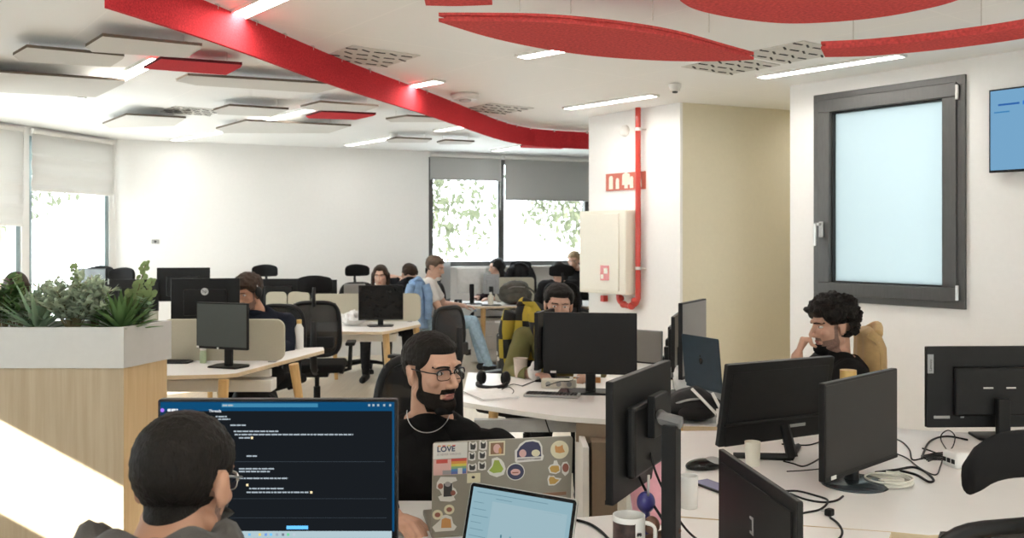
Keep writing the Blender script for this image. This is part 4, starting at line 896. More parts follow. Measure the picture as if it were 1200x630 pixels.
# ------------------------------------------------------------------ office chairs
def office_chair(label, x, y, rz, headrest='bar', jacket=None, group='black office chairs', seat_z=.46, style=0):
    t = thing('office_chair', label, 'chair', (x,y,0), rz, group)
    for k in range(5):
        a = k*2*PI/5+.3; c, s = math.cos(a), math.sin(a)
        mb = MB(); mb.tube([(c*.03,s*.03,.115),(c*.17,s*.17,.10),(c*.31,s*.31,.072)],[.028,.022,.016],8); lg = mb.build('base_leg', M['chair'], t, smooth=True)
        mb = MB()
        for o in (-.014,.014):
            p = Vector((c*.31-s*o, s*.31+c*o, .028)); mb.cyl(p-Vector((-s,c,0))*.009, p+Vector((-s,c,0))*.009, .028, n=14)
        mb.cyl((c*.31,s*.31,.03),(c*.31,s*.31,.075),.008,n=8); mb.build('caster', M['chair'], lg)
    mb = MB(); mb.cyl((0,0,.10),(0,0,.28),.030,n=16); mb.cyl((0,0,.26),(0,0,seat_z-.06),.020,n=16); mb.build('gas_column', M['chair'], t, autosm=True)
    mb = MB(); mb.box((0,-.02,seat_z-.055),(.22,.26,.05)); mb.build('mechanism', M['chair'], t, bevel=.01)
    mb = MB(); mb.box((0,.02,seat_z),(.50,.48,.075)); mb.build('seat', M['chair_fab'], t, bevel=.03, seg=4, smooth=True)
    # backrest: curved frame with stretched mesh, standing at the rear (-y)
    bz0, bz1 = seat_z+.12, seat_z+.58
    fr = []
    n = 40
    def by(z): u = (z-bz0)/(bz1-bz0); return -.235-.05*math.sin(u*2.6)+.03*u
    for i in range(n):
        a = 2*PI*i/n; ca, sa = math.cos(a), math.sin(a)
        e = 4.0; x_ = .225*math.copysign(abs(ca)**(2/e),ca); z_ = (bz0+bz1)/2+(bz1-bz0)/2*math.copysign(abs(sa)**(2/e),sa); x_ *= 1-.08*(z_-bz0)/(bz1-bz0)
        fr.append(Vector((x_, by(z_)+.05*(x_/.225)**2, z_)))
    mb = MB(); mb.tube(fr+[fr[0]], .017, 8, cap=False); bf = mb.build('back_frame', M['chair'], t, smooth=True)
    mb = MB(); g = 12; vv = []
    for i in range(g+1):
        row = []
        z_ = bz0+.008+(bz1-bz0-.016)*i/g
        for j in range(g+1):
            u = -1+2*j/g; edge = 1-max(0,abs((i/g)*2-1)-.85)/.15*.10
            x_ = u*.212*edge*(1-.08*(z_-bz0)/(bz1-bz0)); row.append((x_, by(z_)+.05*(x_/.225)**2, z_))
        vv.append(row)
    verts = [[mb.bm.verts.new(p) for p in r] for r in vv]
    for i in range(g):
        for j in range(g): mb.bm.faces.new((verts[i][j],verts[i][j+1],verts[i+1][j+1],verts[i+1][j]))
    o = mb.build('back_mesh', M['chair_mesh'], t, smooth=True); o.modifiers.new('thick','SOLIDIFY').thickness = .004
    mb = MB(); mb.tube([(0,-.10,seat_z-.05),(0,-.28,seat_z+.02),(0,-.325,seat_z+.20),(0,-.32,seat_z+.42)],[.03,.032,.028,.022],10); mb.build('back_spine', M['chair'], t, smooth=True)
    mb = MB(); mb.box((0,-.285,seat_z+.24),(.34,.03,.10)); mb.build('lumbar_pad', M['chair'], t, bevel=.014, seg=3)
    for sx in (-1,1):
        mb = MB(); mb.tube([(sx*.20,0,seat_z-.05),(sx*.285,0,seat_z-.03),(sx*.295,-.01,seat_z+.18)],[.018,.02,.018],8); ap = mb.build('arm_post', M['chair'], t, smooth=True)
        mb = MB(); mb.box((sx*.295,.02,seat_z+.20),(.085,.25,.03)); mb.build('arm_pad', M['chair'], ap, bevel=.012, seg=3)
    if headrest:
        mb = MB(); mb.tube([(0,-.27,bz1-.03),(0,-.30,bz1+.06),(0,-.275,bz1+.13)],[.018,.016,.014],8); hn = mb.build('headrest_neck', M['chair'], t, smooth=True)
        mb = MB(); hw, hh = (.15,.075) if headrest == 'bar' else (.100,.050)
        rg = []
        for i in range(17):
            u = -1+2*i/16; x_ = u*hw; droop = -.05*u*u*u*u-.012*u*u if headrest != 'bar' else -.012*u*u; hgt = hh*(1-(.25 if headrest == 'bar' else .05)*u*u)*(1 if abs(u) < .95 else .75); y_ = -.255+.06*u*u
            cz = bz1+.16+droop; ring = []
            for k in range(14):
                a = 2*PI*k/14; ring.append(Vector((x_, y_+.022*math.cos(a), cz+hgt*math.copysign(abs(math.sin(a))**.6,math.sin(a)))))
            rg.append(ring)
        mb.rings(rg); mb.build('headrest', M['chair_fab'], t, smooth=True)
    return t
c1 = office_chair('black mesh office chair with a headrest, seen from behind in the middle distance', -1.73, 7.95, .12)
def chair(label, x, y, rz): return dup(c1, (x,y,0), rz, label)
cB = chair('black mesh chair back right behind the bearded man', -.235, 3.47, PI+.70)

cB.location.z = -.03
cW = chair('black office chair beside the man in the white t-shirt, its low back turned', *XY(500,7.3), 1.05)
cP = chair('black chair behind the man with headphones, its backrest beside his shoulder', *XY(312,7.15), PI-.3)
chair('black chair with headrest rising behind the man with headphones', *XY(307,10.6), PI+.1)
chair('black chair standing before the far desk of the woman', *XY(425,10.75), PI+.5)
chair('black chair hung with a pale blue jacket, behind the white t-shirt', *XY(492,10.9), PI-.9)
chair('black chair with glossy arms behind the planter', *XY(129,9.5), PI-.2)
chair('black chair to the left behind the planter, below the grey screen', *XY(112,10.15), PI+.2)
chair('black chair behind the backpack, draped with a grey-blue coat', *XY(612,12.5), PI+.1)
chair('black chair with its headrest in front of the two people by the pillar', *XY(655,11.12), .1)
cJ = chair('black chair under the yellow and black plaid jacket', *XY(618,6.05), PI-.75)
cR = office_chair('black chair with a curved headrest at the right edge, nearest the camera', 1.03, 2.14, .25, headrest='arch', seat_z=.405, group='black office chairs')
cT = chair('black chair under the tan jacket, behind the curly haired man', 1.50, 4.40, PI/2); cT.scale = (1,1,.86)

cB.scale = (.95,1,1.10)
for c_ in (cB, cT, cW, cP, cJ):
    for ch in list(c_.children):
        if ch.name.startswith('headrest'): bpy.data.objects.remove(ch)
# ------------------------------------------------------------------ planter box with plants
PT = [(-3.6,4.0),(-1.733,4.0),(-1.655,4.30),(-3.6,4.30)]
t = thing('planter_box', 'tall oak planter box with a pale metal trough rim, at left', 'planter', (-2.4,4.15,0))
o2 = lambda pl: [(x+2.4,y-4.15) for x, y in pl]
mb = MB(); mb.prism(o2(PT), 0.0, 1.018); bmesh.ops.recalc_face_normals(mb.bm, faces=mb.bm.faces)
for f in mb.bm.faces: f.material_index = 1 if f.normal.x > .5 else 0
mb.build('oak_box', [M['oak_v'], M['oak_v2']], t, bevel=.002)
rim = [(-3.61,3.988),(-1.728,3.988),(-1.640,4.315),(-3.61,4.315)]; inn = [(-3.59,4.008),(-1.748,4.008),(-1.668,4.295),(-3.59,4.295)]
mb = MB(); O = o2(rim); I = o2(inn)
for i in range(4):
    a, b_, c, d = O[i], O[(i+1)%4], I[(i+1)%4], I[i]; mb.prism([a,b_,c,d], 1.018, 1.20)
mb.build('metal_trough', M['planter'], t)
mb = MB(); mb.prism(I, 1.13, 1.165); mb.build('soil', M['soil'], t)
def leaf_strip(mb, base, d, length, width, droop, n=6, fold=.25, up=Vector((0,0,1))):
    d = Vector(d).normalized(); side = d.cross(up)
    side = Vector((1,0,0)) if side.length < 1e-3 else side.normalized(); p = Vector(base); rows = []
    dirv = d.copy()
    for i in range(n+1):
        u = i/n; wv = width*(math.sin(PI*(u*.82+.12)))*(1-u*.15); nrm = dirv.cross(side)
        rows.append((p-side*wv/2-nrm*0, p-nrm*fold*wv*.5*-1, p+side*wv/2))
        p = p+dirv*(length/n); dirv = (dirv+Vector((0,0,-droop/n))).normalized()
    vs = [[mb.bm.verts.new(q) for q in r] for r in rows]
    for a, b_ in zip(vs[:-1],vs[1:]):
        mb.bm.faces.new((a[0],a[1],b_[1],b_[0])); mb.bm.faces.new((a[1],a[2],b_[2],b_[1]))
def plant(name, label, px, build, y=4.13, z=1.165):
    x = (px-HX)/FPX*y; t = thing(name, label, 'plant', (x,y,z), 0, 'planter plants')
    build(t, random.Random(int(px)*7+3)); return t
def agave(n, L, W, m, spread=1.15):
    def f(t, r):
        mb = MB()
        for i in range(n):
            a = i*2.39996; el = .25+spread*(i/n)
            d = (math.cos(a)*math.sin(el), math.sin(a)*math.sin(el)*.6, math.cos(el)); leaf_strip(mb, (0,0,0), d, L*r.uniform(.8,1.1), W, .35, fold=.5)
        o = mb.build('leaves', M[m], t, smooth=True)
        mb = MB(); mb.tube([(0,0,-.01),(0,0,.05)],[.03,.015],10); mb.build('crown', M['leaf_dk'], t)
    return f
def bushy(nst, H, R, leafL, leafW, m, lobed=True):
    def f(t, r):
        ms = MB(); ml = MB()
        for i in range(nst):
            a = r.uniform(0,2*PI); rr = R*r.uniform(.15,1); top = Vector((math.cos(a)*rr, math.sin(a)*rr*.55, H*r.uniform(.55,1.0)*(1-.35*(rr/R)**2))); mid = top*.5+Vector((0,0,.02))
            pts = spline([(math.cos(a)*.01,math.sin(a)*.01,-.01), mid, top],4); ms.tube(pts,.0022,5)
            for k in range(3,len(pts)):
                for q in range(3):
                    b = r.uniform(0,2*PI); d = Vector((math.cos(b),math.sin(b)*.8,r.uniform(.1,.9))); leaf_strip(ml, pts[k], d, leafL*r.uniform(.7,1.2), leafW*r.uniform(.8,1.2), .5, 4)
                    if lobed:
                        for s in (-.5,.5):
                            leaf_strip(ml, pts[k]+d.normalized()*leafL*.35, d+Vector((s,-s*.6,.1)), leafL*.5, leafW*.7, .3, 3)
        ms.build('stems', M['stem'], t); ml.build('leaves', M[m], t, smooth=True)
    return f
def eucalyptus(stems, m, leafR=.018):
    def f(t, r):
        ms = MB(); ml = MB()
        for tip in stems:
            pts = spline([(0,0,-.01), Vector(tip)*.5+Vector((.01,0,.02)), tip],7); ms.tube(pts,.0024,5)
            for k in range(3,len(pts)):
                for s in (-1,1):
                    b = k*1.3+(0 if s > 0 else PI); d = Vector((math.cos(b),math.sin(b)*.7,.45)).normalized()
                    rr = leafR*(1.1-.45*k/len(pts))*r.uniform(.85,1.2); c = pts[k]+d*rr*1.1; nrm = Vector((r.uniform(-.5,.5),-1,r.uniform(.0,.9))).normalized(); u = nrm.cross(d).normalized(); v = nrm.cross(u)
                    vs = [ml.bm.verts.new(c+(u*math.cos(2*PI*j/8)+v*math.sin(2*PI*j/8))*rr) for j in range(8)]; ml.bm.faces.new(vs)
        ms.build('stems', M['stem'], t); ml.build('leaves', M[m], t)
    return f
plant('leafy_plant', 'dark leafy plant at the left edge of the planter', 4, bushy(22,.25,.13,.055,.026,'leaf_dk',False))
plant('agave_plant', 'pale spiky rosette plant on the left of the planter', 44, agave(40,.25,.026,'leaf_grey'))
plant('silver_plant', 'silvery lobed plant left of the spiky rosette', 20, bushy(18,.15,.12,.055,.022,'leaf_silver'))
plant('silver_plant', 'large silvery lobed plant in the middle of the planter', 86, bushy(54,.28,.18,.058,.026,'leaf_silver'), y=4.10)
plant('stem_plant', 'upright bright green stem standing above the silvery plants', 84, eucalyptus([(.0,.02,.30),(.012,.03,.25)],'leaf_pale',.015), y=4.22)
plant('stem_plant', 'thin sprig rising behind the pale spiky rosette', 54, eucalyptus([(.0,.02,.22)],'leaf_pale',.014), y=4.22)
plant('stem_plant', 'thin sprig at the far left of the planter', 16, eucalyptus([(.01,.02,.25),(-.02,.0,.20)],'leaf_pale',.016), y=4.2)
plant('agave_plant', 'dark green spiky rosette plant near the planter corner', 142, agave(46,.20,.030,'leaf_dk'), y=4.12)
plant('silver_plant', 'silvery lobed plant between the big one and the dark rosette', 112, bushy(18,.18,.09,.05,.022,'leaf_silver'), y=4.2)
plant('round_leaf_plant', 'tall round leaved sprigs leaning right at the planter corner', 146, eucalyptus([(.09,.02,.31),(.13,.0,.23),(.05,.03,.22),(.02,.0,.18),(.12,.03,.17)],'leaf_pale',.017), y=4.2)
plant('round_leaf_plant', 'grey-green low leaves at the right end of the planter', 164, bushy(9,.16,.06,.035,.024,'leaf_grey',False), y=4.18)
# ------------------------------------------------------------------ people: one continuous body surface each; hair and clothes grown from it
def eval_mesh(o):
    bpy.context.view_layer.update()
    me = bpy.data.meshes.new_from_object(o.evaluated_get(bpy.context.evaluated_depsgraph_get()))
    return me
def seg_t(P, a, b):
    a = np.array(a); b = np.array(b); d = b-a; L2 = max(d@d,1e-9)
    t = ((P-a)@d)/L2; tc = np.clip(t,0,1); return t, np.linalg.norm(P-(a+tc[:,None]*d),axis=1), math.sqrt(L2)
def sstep(x, a, b):
    t = np.clip((x-a)/(b-a),0,1); return t*t*(3-2*t)
def nz3(P, s, seed=0.):
    return np.array([noise.noise(Vector((p[0]*s+seed,p[1]*s-seed,p[2]*s+2*seed))) for p in P])
def finger_set(mb, wrist, d, nrm, side, r=.0088, L=.078, curl=(.35,.55,.4), thumb=1, palm=.088, spread=.022):
    # a palm with four unequal bent fingers and a thumb leaving its side; d along the hand, nrm out of the back of the hand, side towards the thumb
    d = Vector(d).normalized(); nrm = (Vector(nrm)-d*Vector(nrm).dot(d)).normalized(); side = d.cross(nrm).normalized()*(1 if Vector(side).dot(d.cross(nrm)) > 0 else -1)
    w = Vector(wrist)
    mb.cap(w, r*2.6, w+d*.02, r*2.4)
    for k in range(4):
        o = side*(1.5-k)*spread*.86
        mb.cap(w+d*.012+o*.45, r*1.5, w+d*palm+o, r*1.22)
    for k, ln in enumerate((.92,1.0,.95,.78)):
        p = w+d*palm+side*(1.5-k)*spread*.9; dd = d.copy(); rr = r*1.08*(1 if k < 3 else .88)
        for j, sl in enumerate((.46,.32,.26)):
            ax = side; dd = (Matrix.Rotation(curl[j]*(1 if dd.cross(-nrm).dot(ax) > 0 else -1), 3, ax) @ dd)
            q = p+dd*L*ln*sl; mb.cap(p, rr, q, rr*.9, 10); p = q; rr *= .9
    p = w+d*.022+side*spread*1.35-nrm*.006; t1 = p+(d*.55+side*.62-nrm*.25).normalized()*.040; t2 = t1+(d*.85+side*.18-nrm*.35).normalized()*.034; t3 = t2+(d*.9-side*.05-nrm*.35).normalized()*.026
    mb.cap(w+d*.02, r*1.8, p, r*1.5, 10); mb.cap(p, r*1.45, t1, r*1.2, 10); mb.cap(t1, r*1.2, t2, r*1.05, 10); mb.cap(t2, r*1.05, t3, r*.85, 10)
def person(label, loc, yaw, head, hrot, skin, joints=None, s=1.0, vox=.008, hairf=None, hairm='hair', hair_noise=(0,1), cloth=None, beard=False, legs=True, hands=True, handpose=None, eyes=True, trousers='char', neckpt=None, slim=1.0, eyebrow=True, group='people at work in the office'):
    t = thing('person', label, 'person', (loc[0],loc[1],0), yaw, group)
    H = Vector(head); R = (Matrix.Rotation(hrot[0],3,'Z') @ Matrix.Rotation(hrot[1],3,'X') @ Matrix.Rotation(hrot[2],3,'Y'))
    J = dict(pelvis=(0,-.05,.52), waist=(0,-.03,.70), chest=(0,0,.90), nb=(0,H.y*.5-.02,H.z-.155),
             shR=(.185,0,.995), shL=(-.185,0,.995), elR=(.25,.10,.76), elL=(-.25,.10,.76), wrR=(.16,.34,.775), wrL=(-.16,.34,.775),
             hipR=(.09,-.03,.52), hipL=(-.09,-.03,.52), knR=(.12,.40,.52), knL=(-.12,.40,.52), anR=(.12,.38,.09), anL=(-.12,.38,.09))
    J.update(joints or {}); J = {k: Vector(v) for k, v in J.items()}
    hp = lambda *p: H+R @ (Vector(p)*s)
    mb = MB(); RX = R
    # torso
    k = slim
    sd = (J['shR']-J['shL']).normalized(); fw = Vector((0,0,1)).cross(sd).normalized()*1.0; B = Matrix((sd, fw, Vector((0,0,1)))).transposed()
    mb.ell(J['pelvis'], (.165*k,.12*k,.12), B); mb.ell(J['waist'], (.145*k,.105*k,.15), B); mb.ell(J['chest']+Vector((0,0,.0)), (.165*k,.112*k,.17), B)
    mb.cap(J['pelvis'], .12*k, J['waist'], .115*k); mb.cap(J['waist'], .115*k, J['chest'], .118*k)
    mid = (J['shR']+J['shL'])/2
    mb.cap(J['shL'].lerp(mid,.18), .062*k, J['shR'].lerp(mid,.18), .062*k)
    mb.cap(mid+Vector((0,0,-.03)), .10*k, J['nb'], .062)
    mb.cap(J['shR'].lerp(mid,.35)+Vector((0,0,.01)), .055*k, J['nb']+Vector((0,0,.01)), .05); mb.cap(J['shL'].lerp(mid,.35)+Vector((0,0,.01)), .055*k, J['nb']+Vector((0,0,.01)), .05)
    mb.cap(J['nb'], .062*s, hp(0,-.018,-.06), .054*s)
    for S_ in 'RL':
        mb.cap(J['sh'+S_], .062*k, J['el'+S_], .044*k); mb.cap(J['el'+S_], .043*k, J['wr'+S_], .028*k)
        if legs:
            mb.cap(J['hip'+S_], .095*k, J['kn'+S_], .062*k); mb.cap(J['kn'+S_], .060*k, J['an'+S_], .038*k)
            d = (J['kn'+S_]-J['hip'+S_]); d.z = 0; d.normalize(); mb.cap(J['an'+S_]-Vector((0,0,.04))-d*.03, .036, J['an'+S_]-Vector((0,0,.055))+d*.15, .030)
    hpz = handpose or {}
    for S_ in 'RL':
        d = (J['wr'+S_]-J['el'+S_]).normalized(); sgn = -1 if S_ == 'R' else 1
        o = hpz.get(S_, {})
        if hands: finger_set(mb, J['wr'+S_], o.get('d', d), o.get('n', (0,0,1)), o.get('side', (sgn,0,0)), curl=o.get('curl',(.35,.5,.35)))
        else: mb.cap(J['wr'+S_], .030, J['wr'+S_]+d*.11, .022)
    # head
    def E(c, r, rot=None): mb.ell(hp(*c), tuple(x*s for x in r), R @ rot if rot is not None else R, 32, 20)
    def Cp(a, ra, b_, rb): mb.cap(hp(*a), ra*s, hp(*b_), rb*s)
    E((0,-.014,.030),(.075,.096,.084)); E((0,.020,-.022),(.064,.068,.085)); E((0,.028,-.072),(.053,.054,.042)); Cp((-.018,.066,-.098),.017,(.018,.066,-.098),.017)
    for sx in (-1,1):
        Cp((sx*.052,-.005,-.065),.020,(sx*.020,.062,-.095),.018)
        E((sx*.043,.056,-.022),(.020,.022,.018)); Cp((sx*.012,.087,.030),.009,(sx*.045,.070,.030),.010)
        E((sx*.0115,.096,-.034),(.0085,.011,.0085))
        ear = Matrix.Rotation(sx*-.35,3,'Z') @ Matrix.Rotation(.18,3,'X')
        E((sx*.080,-.014,-.008),(.0075,.018,.031),ear); E((sx*.077,-.008,-.030),(.006,.011,.012),ear); E((sx*.0835,-.020,.006),(.006,.013,.020),ear)
    Cp((0,.082,.018),.0085,(0,.109,-.026),.0105); E((0,.107,-.030),(.0115,.011,.0095))
    Cp((-.016,.081,-.061),.0065,(.016,.081,-.061),.0065); Cp((-.013,.079,-.071),.0075,(.013,.079,-.071),.0075); E((0,.086,-.060),(.012,.007,.006))
    raw = mb.build('raw', M[skin]); rm = raw.modifiers.new('r','REMESH'); rm.mode = 'VOXEL'; rm.voxel_size = vox; rm.use_smooth_shade = True
    sm = raw.modifiers.new('s','SMOOTH'); sm.factor = .5; sm.iterations = 5 if vox < .006 else 2
    me = eval_mesh(raw); rme = raw.data; bpy.data.objects.remove(raw); bpy.data.meshes.remove(rme)
    n = len(me.vertices); P = np.empty(n*3); me.vertices.foreach_get('co',P); P = P.reshape(-1,3)
    Rn = np.array(R); Hn = np.array(H)
    h = ((P-Hn)@Rn)/s                                        # head-frame coordinates
    # carve sockets, mouth corner line, nostrils, under-lip
    disp = np.zeros_like(h)
    def push(c, sg, v):
        q = h-np.array(c); g = np.exp(-(q[:,0]**2/(2*sg[0]**2)+q[:,1]**2/(2*sg[1]**2)+q[:,2]**2/(2*sg[2]**2))); disp[:] += g[:,None]*np.array(v)
    for sx in (-1,1):
        push((sx*.031,.076,.008),(.0125,.02,.0085),(0,-.0095,0)); push((sx*.012,.085,.010),(.006,.012,.012),(0,-.004,0))
        push((sx*.081,-.010,-.006),(.006,.008,.013),(-sx*.004,0,0))
        push((sx*.030,.082,-.004),(.012,.02,.004),(0,.0015,0))
    push((0,.086,-.0662),(.020,.02,.0022),(0,-.0035,0)); push((0,.08,-.084),(.014,.02,.006),(0,-.003,0))
    P = P+(disp*s)@Rn.T; me.vertices.foreach_set('co',P.ravel()); me.update()
    body = bpy.data.objects.new('body', me); COL.objects.link(body); body.parent = t; me.materials.clear(); me.materials.append(M[skin])
    N = np.empty(n*3); me.vertices.foreach_get('normal',N); N = N.reshape(-1,3)
    h = ((P-Hn)@Rn)/s
    nf = len(me.polygons); lt = np.empty(nf,int); me.polygons.foreach_get('loop_total',lt); ls = np.empty(nf,int); me.polygons.foreach_get('loop_start',ls)
    lv = np.empty(len(me.loops),int); me.loops.foreach_get('vertex_index',lv)
    def shell(name, m, mask, thick, parent=body, noise_=(0,1), feather=.010, margin=.006, seed=0., own=True, dirv=None):
        # a layer grown from the body where mask > 0 (metres inside its edge)
        keepv = mask > -margin; fi = [i for i in range(nf) if keepv[lv[ls[i]:ls[i]+lt[i]]].all()]
        if not fi: return None
        used = np.unique(np.concatenate([lv[ls[i]:ls[i]+lt[i]] for i in fi])); idx = -np.ones(n,int); idx[used] = np.arange(len(used))
        th = thick[used] if hasattr(thick,'__len__') else np.full(len(used),thick)
        off = th*sstep(mask[used],-margin*.3,feather)-.0022*(1-sstep(mask[used],-margin,0.002))
        if noise_[0]: off = off+np.array([noise.fractal(Vector(p*noise_[1]+seed),1.,2.,3) for p in P[used]])*noise_[0]*sstep(mask[used],0,feather)
        D = N[used]
        if dirv is not None:
            D = D+dirv[used]; D /= np.linalg.norm(D,axis=1)[:,None]+1e-9
        V = P[used]+D*off[:,None]
        m2 = bpy.data.meshes.new(name); m2.from_pydata(V.tolist(), [], [idx[lv[ls[i]:ls[i]+lt[i]]].tolist() for i in fi]); m2.update()
        for pl in m2.polygons: pl.use_smooth = True
        o = bpy.data.objects.new(name, m2); COL.objects.link(o); o.parent = t; m2.materials.append(M[m])
        sm_ = o.modifiers.new('s','SMOOTH'); sm_.factor = .4; sm_.iterations = 2
        return o
    inhead = (np.linalg.norm(h,axis=1) < .17)
    for S_ in 'RL':
        hd_v = Vector((handpose or {}).get(S_,{}).get('d', J['wr'+S_]-J['el'+S_])).normalized()
        _, dh, _ = seg_t(P, J['wr'+S_]-hd_v*.08, J['wr'+S_]+hd_v*.12); inhead &= dh > .062
    if hairf is not None:
        mk, th = hairf(h); mk = np.where(inhead, mk, -1)
        shell('hair', hairm, mk*s, th*s, noise_=hair_noise, feather=.016)
    if beard:
        d1 = np.minimum.reduce([-.057-h[:,2]+.72*np.maximum(0,.030-h[:,1])+.25*np.clip(np.abs(h[:,0])-.040,0,.03), h[:,1]-.004, h[:,2]+.128])
        mouth = .0105-np.maximum(np.abs(h[:,2]+.066)*1.25, np.abs(h[:,0])*.45-.002); nosek = np.minimum(.0085-np.abs(h[:,2]+.0515)*1.0+0, .030-np.abs(h[:,0]))
        mb_ = np.maximum(np.minimum(d1,-mouth), np.minimum(nosek, h[:,1]-.07)); side_ = np.minimum.reduce([.010-np.abs(h[:,1]-.012+.1*h[:,2]), h[:,2]+.06, .02-h[:,2], np.abs(h[:,0])-.055]); mb_ = np.maximum(mb_, side_)
        mb_ = np.where(inhead, mb_, -1); shell('beard', 'beard' if beard == 1 else 'stubble', mb_*s, .0038*s if beard == 1 else beard*s, noise_=(.0018 if beard == 1 else .0003,240), feather=.012 if beard == 1 else .02)
    if eyebrow:
        for sx in (-1,1):
            c = h-np.array((sx*.031,.08,.0275)); arch = .004-40*.04*0*c[:,0]-np.abs(c[:,2]+c[:,0]**2*9*1.0-.001)
            mk = np.where(inhead, np.minimum.reduce([arch, .021-np.abs(c[:,0]), h[:,1]-.04]), -1); shell('eyebrow', hairm, mk*s, .0035*s, feather=.004, margin=.003)
        lp = np.where(inhead, np.minimum(np.where(h[:,2] > -.0662, .0068-np.abs(h[:,2]+.0605), .008-np.abs(h[:,2]+.0725))-.004*(np.abs(h[:,0])/.02)**2, h[:,1]-.06), -1)
        shell('lips', 'lip', lp*s, .0012*s, feather=.004, margin=.003)
    if eyes:
        for sx in (-1,1):
            mb = MB(); mb.ell((0,0,0),(.0130*s,.0105*s,.0060*s)); o = mb.build('eye', M['eye'], t, smooth=True); o.location = hp(sx*.031,.0690,.0065); o.rotation_euler = R.to_euler()
            mb = MB(); mb.ell((0,.0062*s,0),(.0056*s,.0046*s,.0054*s)); mb.build('iris', M['iris'], o, smooth=True)
    # clothing: torso + arms to the wrists below the neck line; trousers below the waist
    segs = {}
    for nm, a, b_ in (('uaR','shR','elR'),('faR','elR','wrR'),('uaL','shL','elL'),('faL','elL','wrL'),('thR','hipR','knR'),('thL','hipL','knL'),('shnR','knR','anR'),('shnL','knL','anL')):
        segs[nm] = seg_t(P, J[a], J[b_])
    dt = np.minimum(seg_t(P,J['pelvis'],J['chest'])[1]-.06, seg_t(P,J['shL'],J['shR'])[1]-.03)
    names_ = list(segs); Dm = np.stack([segs[q][1] for q in names_]+[dt],1); near = Dm.argmin(1)
    handd = np.minimum(seg_t(P,J['wrR'],J['wrR']+(J['wrR']-J['elR']).normalized()*.16)[1], seg_t(P,J['wrL'],J['wrL']+(J['wrL']-J['elL']).normalized()*.16)[1])
    cl = cloth or {}
    npnt = np.array(J['nb'])+np.array(cl.get('neck',(0,.01,.0)))
    nrm = np.array(cl.get('neckn',(0,-.35,1.0))); nrm = nrm/np.linalg.norm(nrm)
    nt_, nd_, nl_ = seg_t(P, J['nb']-Vector((0,0,.1)), hp(0,-.018,-.06))
    mk = np.maximum(-((P-npnt)@nrm), np.where(P[:,2] < J['nb'].z+.05, nd_-.086, -1))      # below the collar plane or out on the shoulders
    cut = cl.get('sleeve',.96)
    for q in ('R','L'):
        tt, dd, LL = segs['fa'+q]; lim = (cut-1.0)*LL if cut > 1 else 0
        arm = (names_.index('fa'+q) == near)
        if cut <= .5:                                        # short sleeve: ends on the upper arm
            t2, d2, L2 = segs['ua'+q]; up = (names_.index('ua'+q) == near); mk = np.where(up, np.minimum(mk,(.75-t2)*L2), mk); mk = np.where(arm, -1, mk)
        else: mk = np.where(arm, np.minimum(mk,(cut-tt)*LL), mk)
    legm = np.isin(near,[names_.index(q) for q in ('thR','thL','shnR','shnL')])
    low = np.array(J['pelvis'])[2]-.02
    mk = np.minimum(mk, np.where(legm, -1, P[:,2]-low+.05))
    hd = np.linalg.norm(h,axis=1)*s; mk = np.where((handd < .055)&(near != len(names_)) & (mk > -.5) & np.array([segs['faR'][0] > .98, segs['faL'][0] > .98]).any(0), -1, mk)
    fold = np.array([noise.fractal(Vector((p[0]*7,p[1]*7,p[2]*11)),1.,2.,3) for p in P])*cl.get('fold',.007)
    shell(cl.get('name','sweater'), cl.get('m','knit_black'), mk, np.maximum(cl.get('th',.013)+fold,.004), feather=.008, margin=.010)
    if legs:
        mk2 = np.where(legm, .05, np.where(near == len(names_), low+.03-P[:,2], -1)); mk2 = np.minimum(mk2, P[:,2]-.10)
        shell('trousers', trousers, mk2, .010+fold*.6, feather=.008, margin=.01)
        mk3 = np.where(legm|(P[:,2] < .15), .13-P[:,2], -1); shell('shoes', cl.get('shoes','chair'), mk3, .008, feather=.006)
    t['_'] = 0; del t['_']
    return t, hp, R, J
# hair masks in the head frame: x right, y forward, z up (metres); return (inside distance, thickness)
def hair_short(front=.062, nape=-.060, thick=.016, side=.010, temple=.012, top=None):
    def f(h):
        x, y, z = h.T; ax = np.abs(x)
        line = np.where(y > .0, front-.0+ -.0*ax + np.where(ax > .045, -(ax-.045)*1.4, 0), 0)
        lowf = front-1.0*np.clip(.075-y,0,.055)*1.0            # hairline falls back from forehead to ear
        lowl = np.where(y > .02, front-np.clip(ax-.050,0,.03)*2.6, np.where(y > -.008, .005, nape+np.clip(y+.095,0,.2)*.45))
        mk = z-lowl
        mk = np.minimum(mk, np.where((y > -.034)&(y < .006)&(ax > .062), z-.024, 1))
        th = side+(thick-side)*sstep(z,.01,.075)
        return mk, th
    return f
def hair_long(thick=.022, front=.066, part=True, fall=-.16):
    def f(h):
        x, y, z = h.T; ax = np.abs(x)
        low = np.where(y > .045, front-np.clip(ax-.028,0,.05)*2.2, np.where(y > .0, np.clip((y)*1.2-.02,-.2,.05)-np.clip(ax-.05,0,.05)*3, fall))
        mk = np.minimum(z-low, .03); th = thick*(.6+.5*sstep(-z,-.08,.02))
        return mk, th
    return f
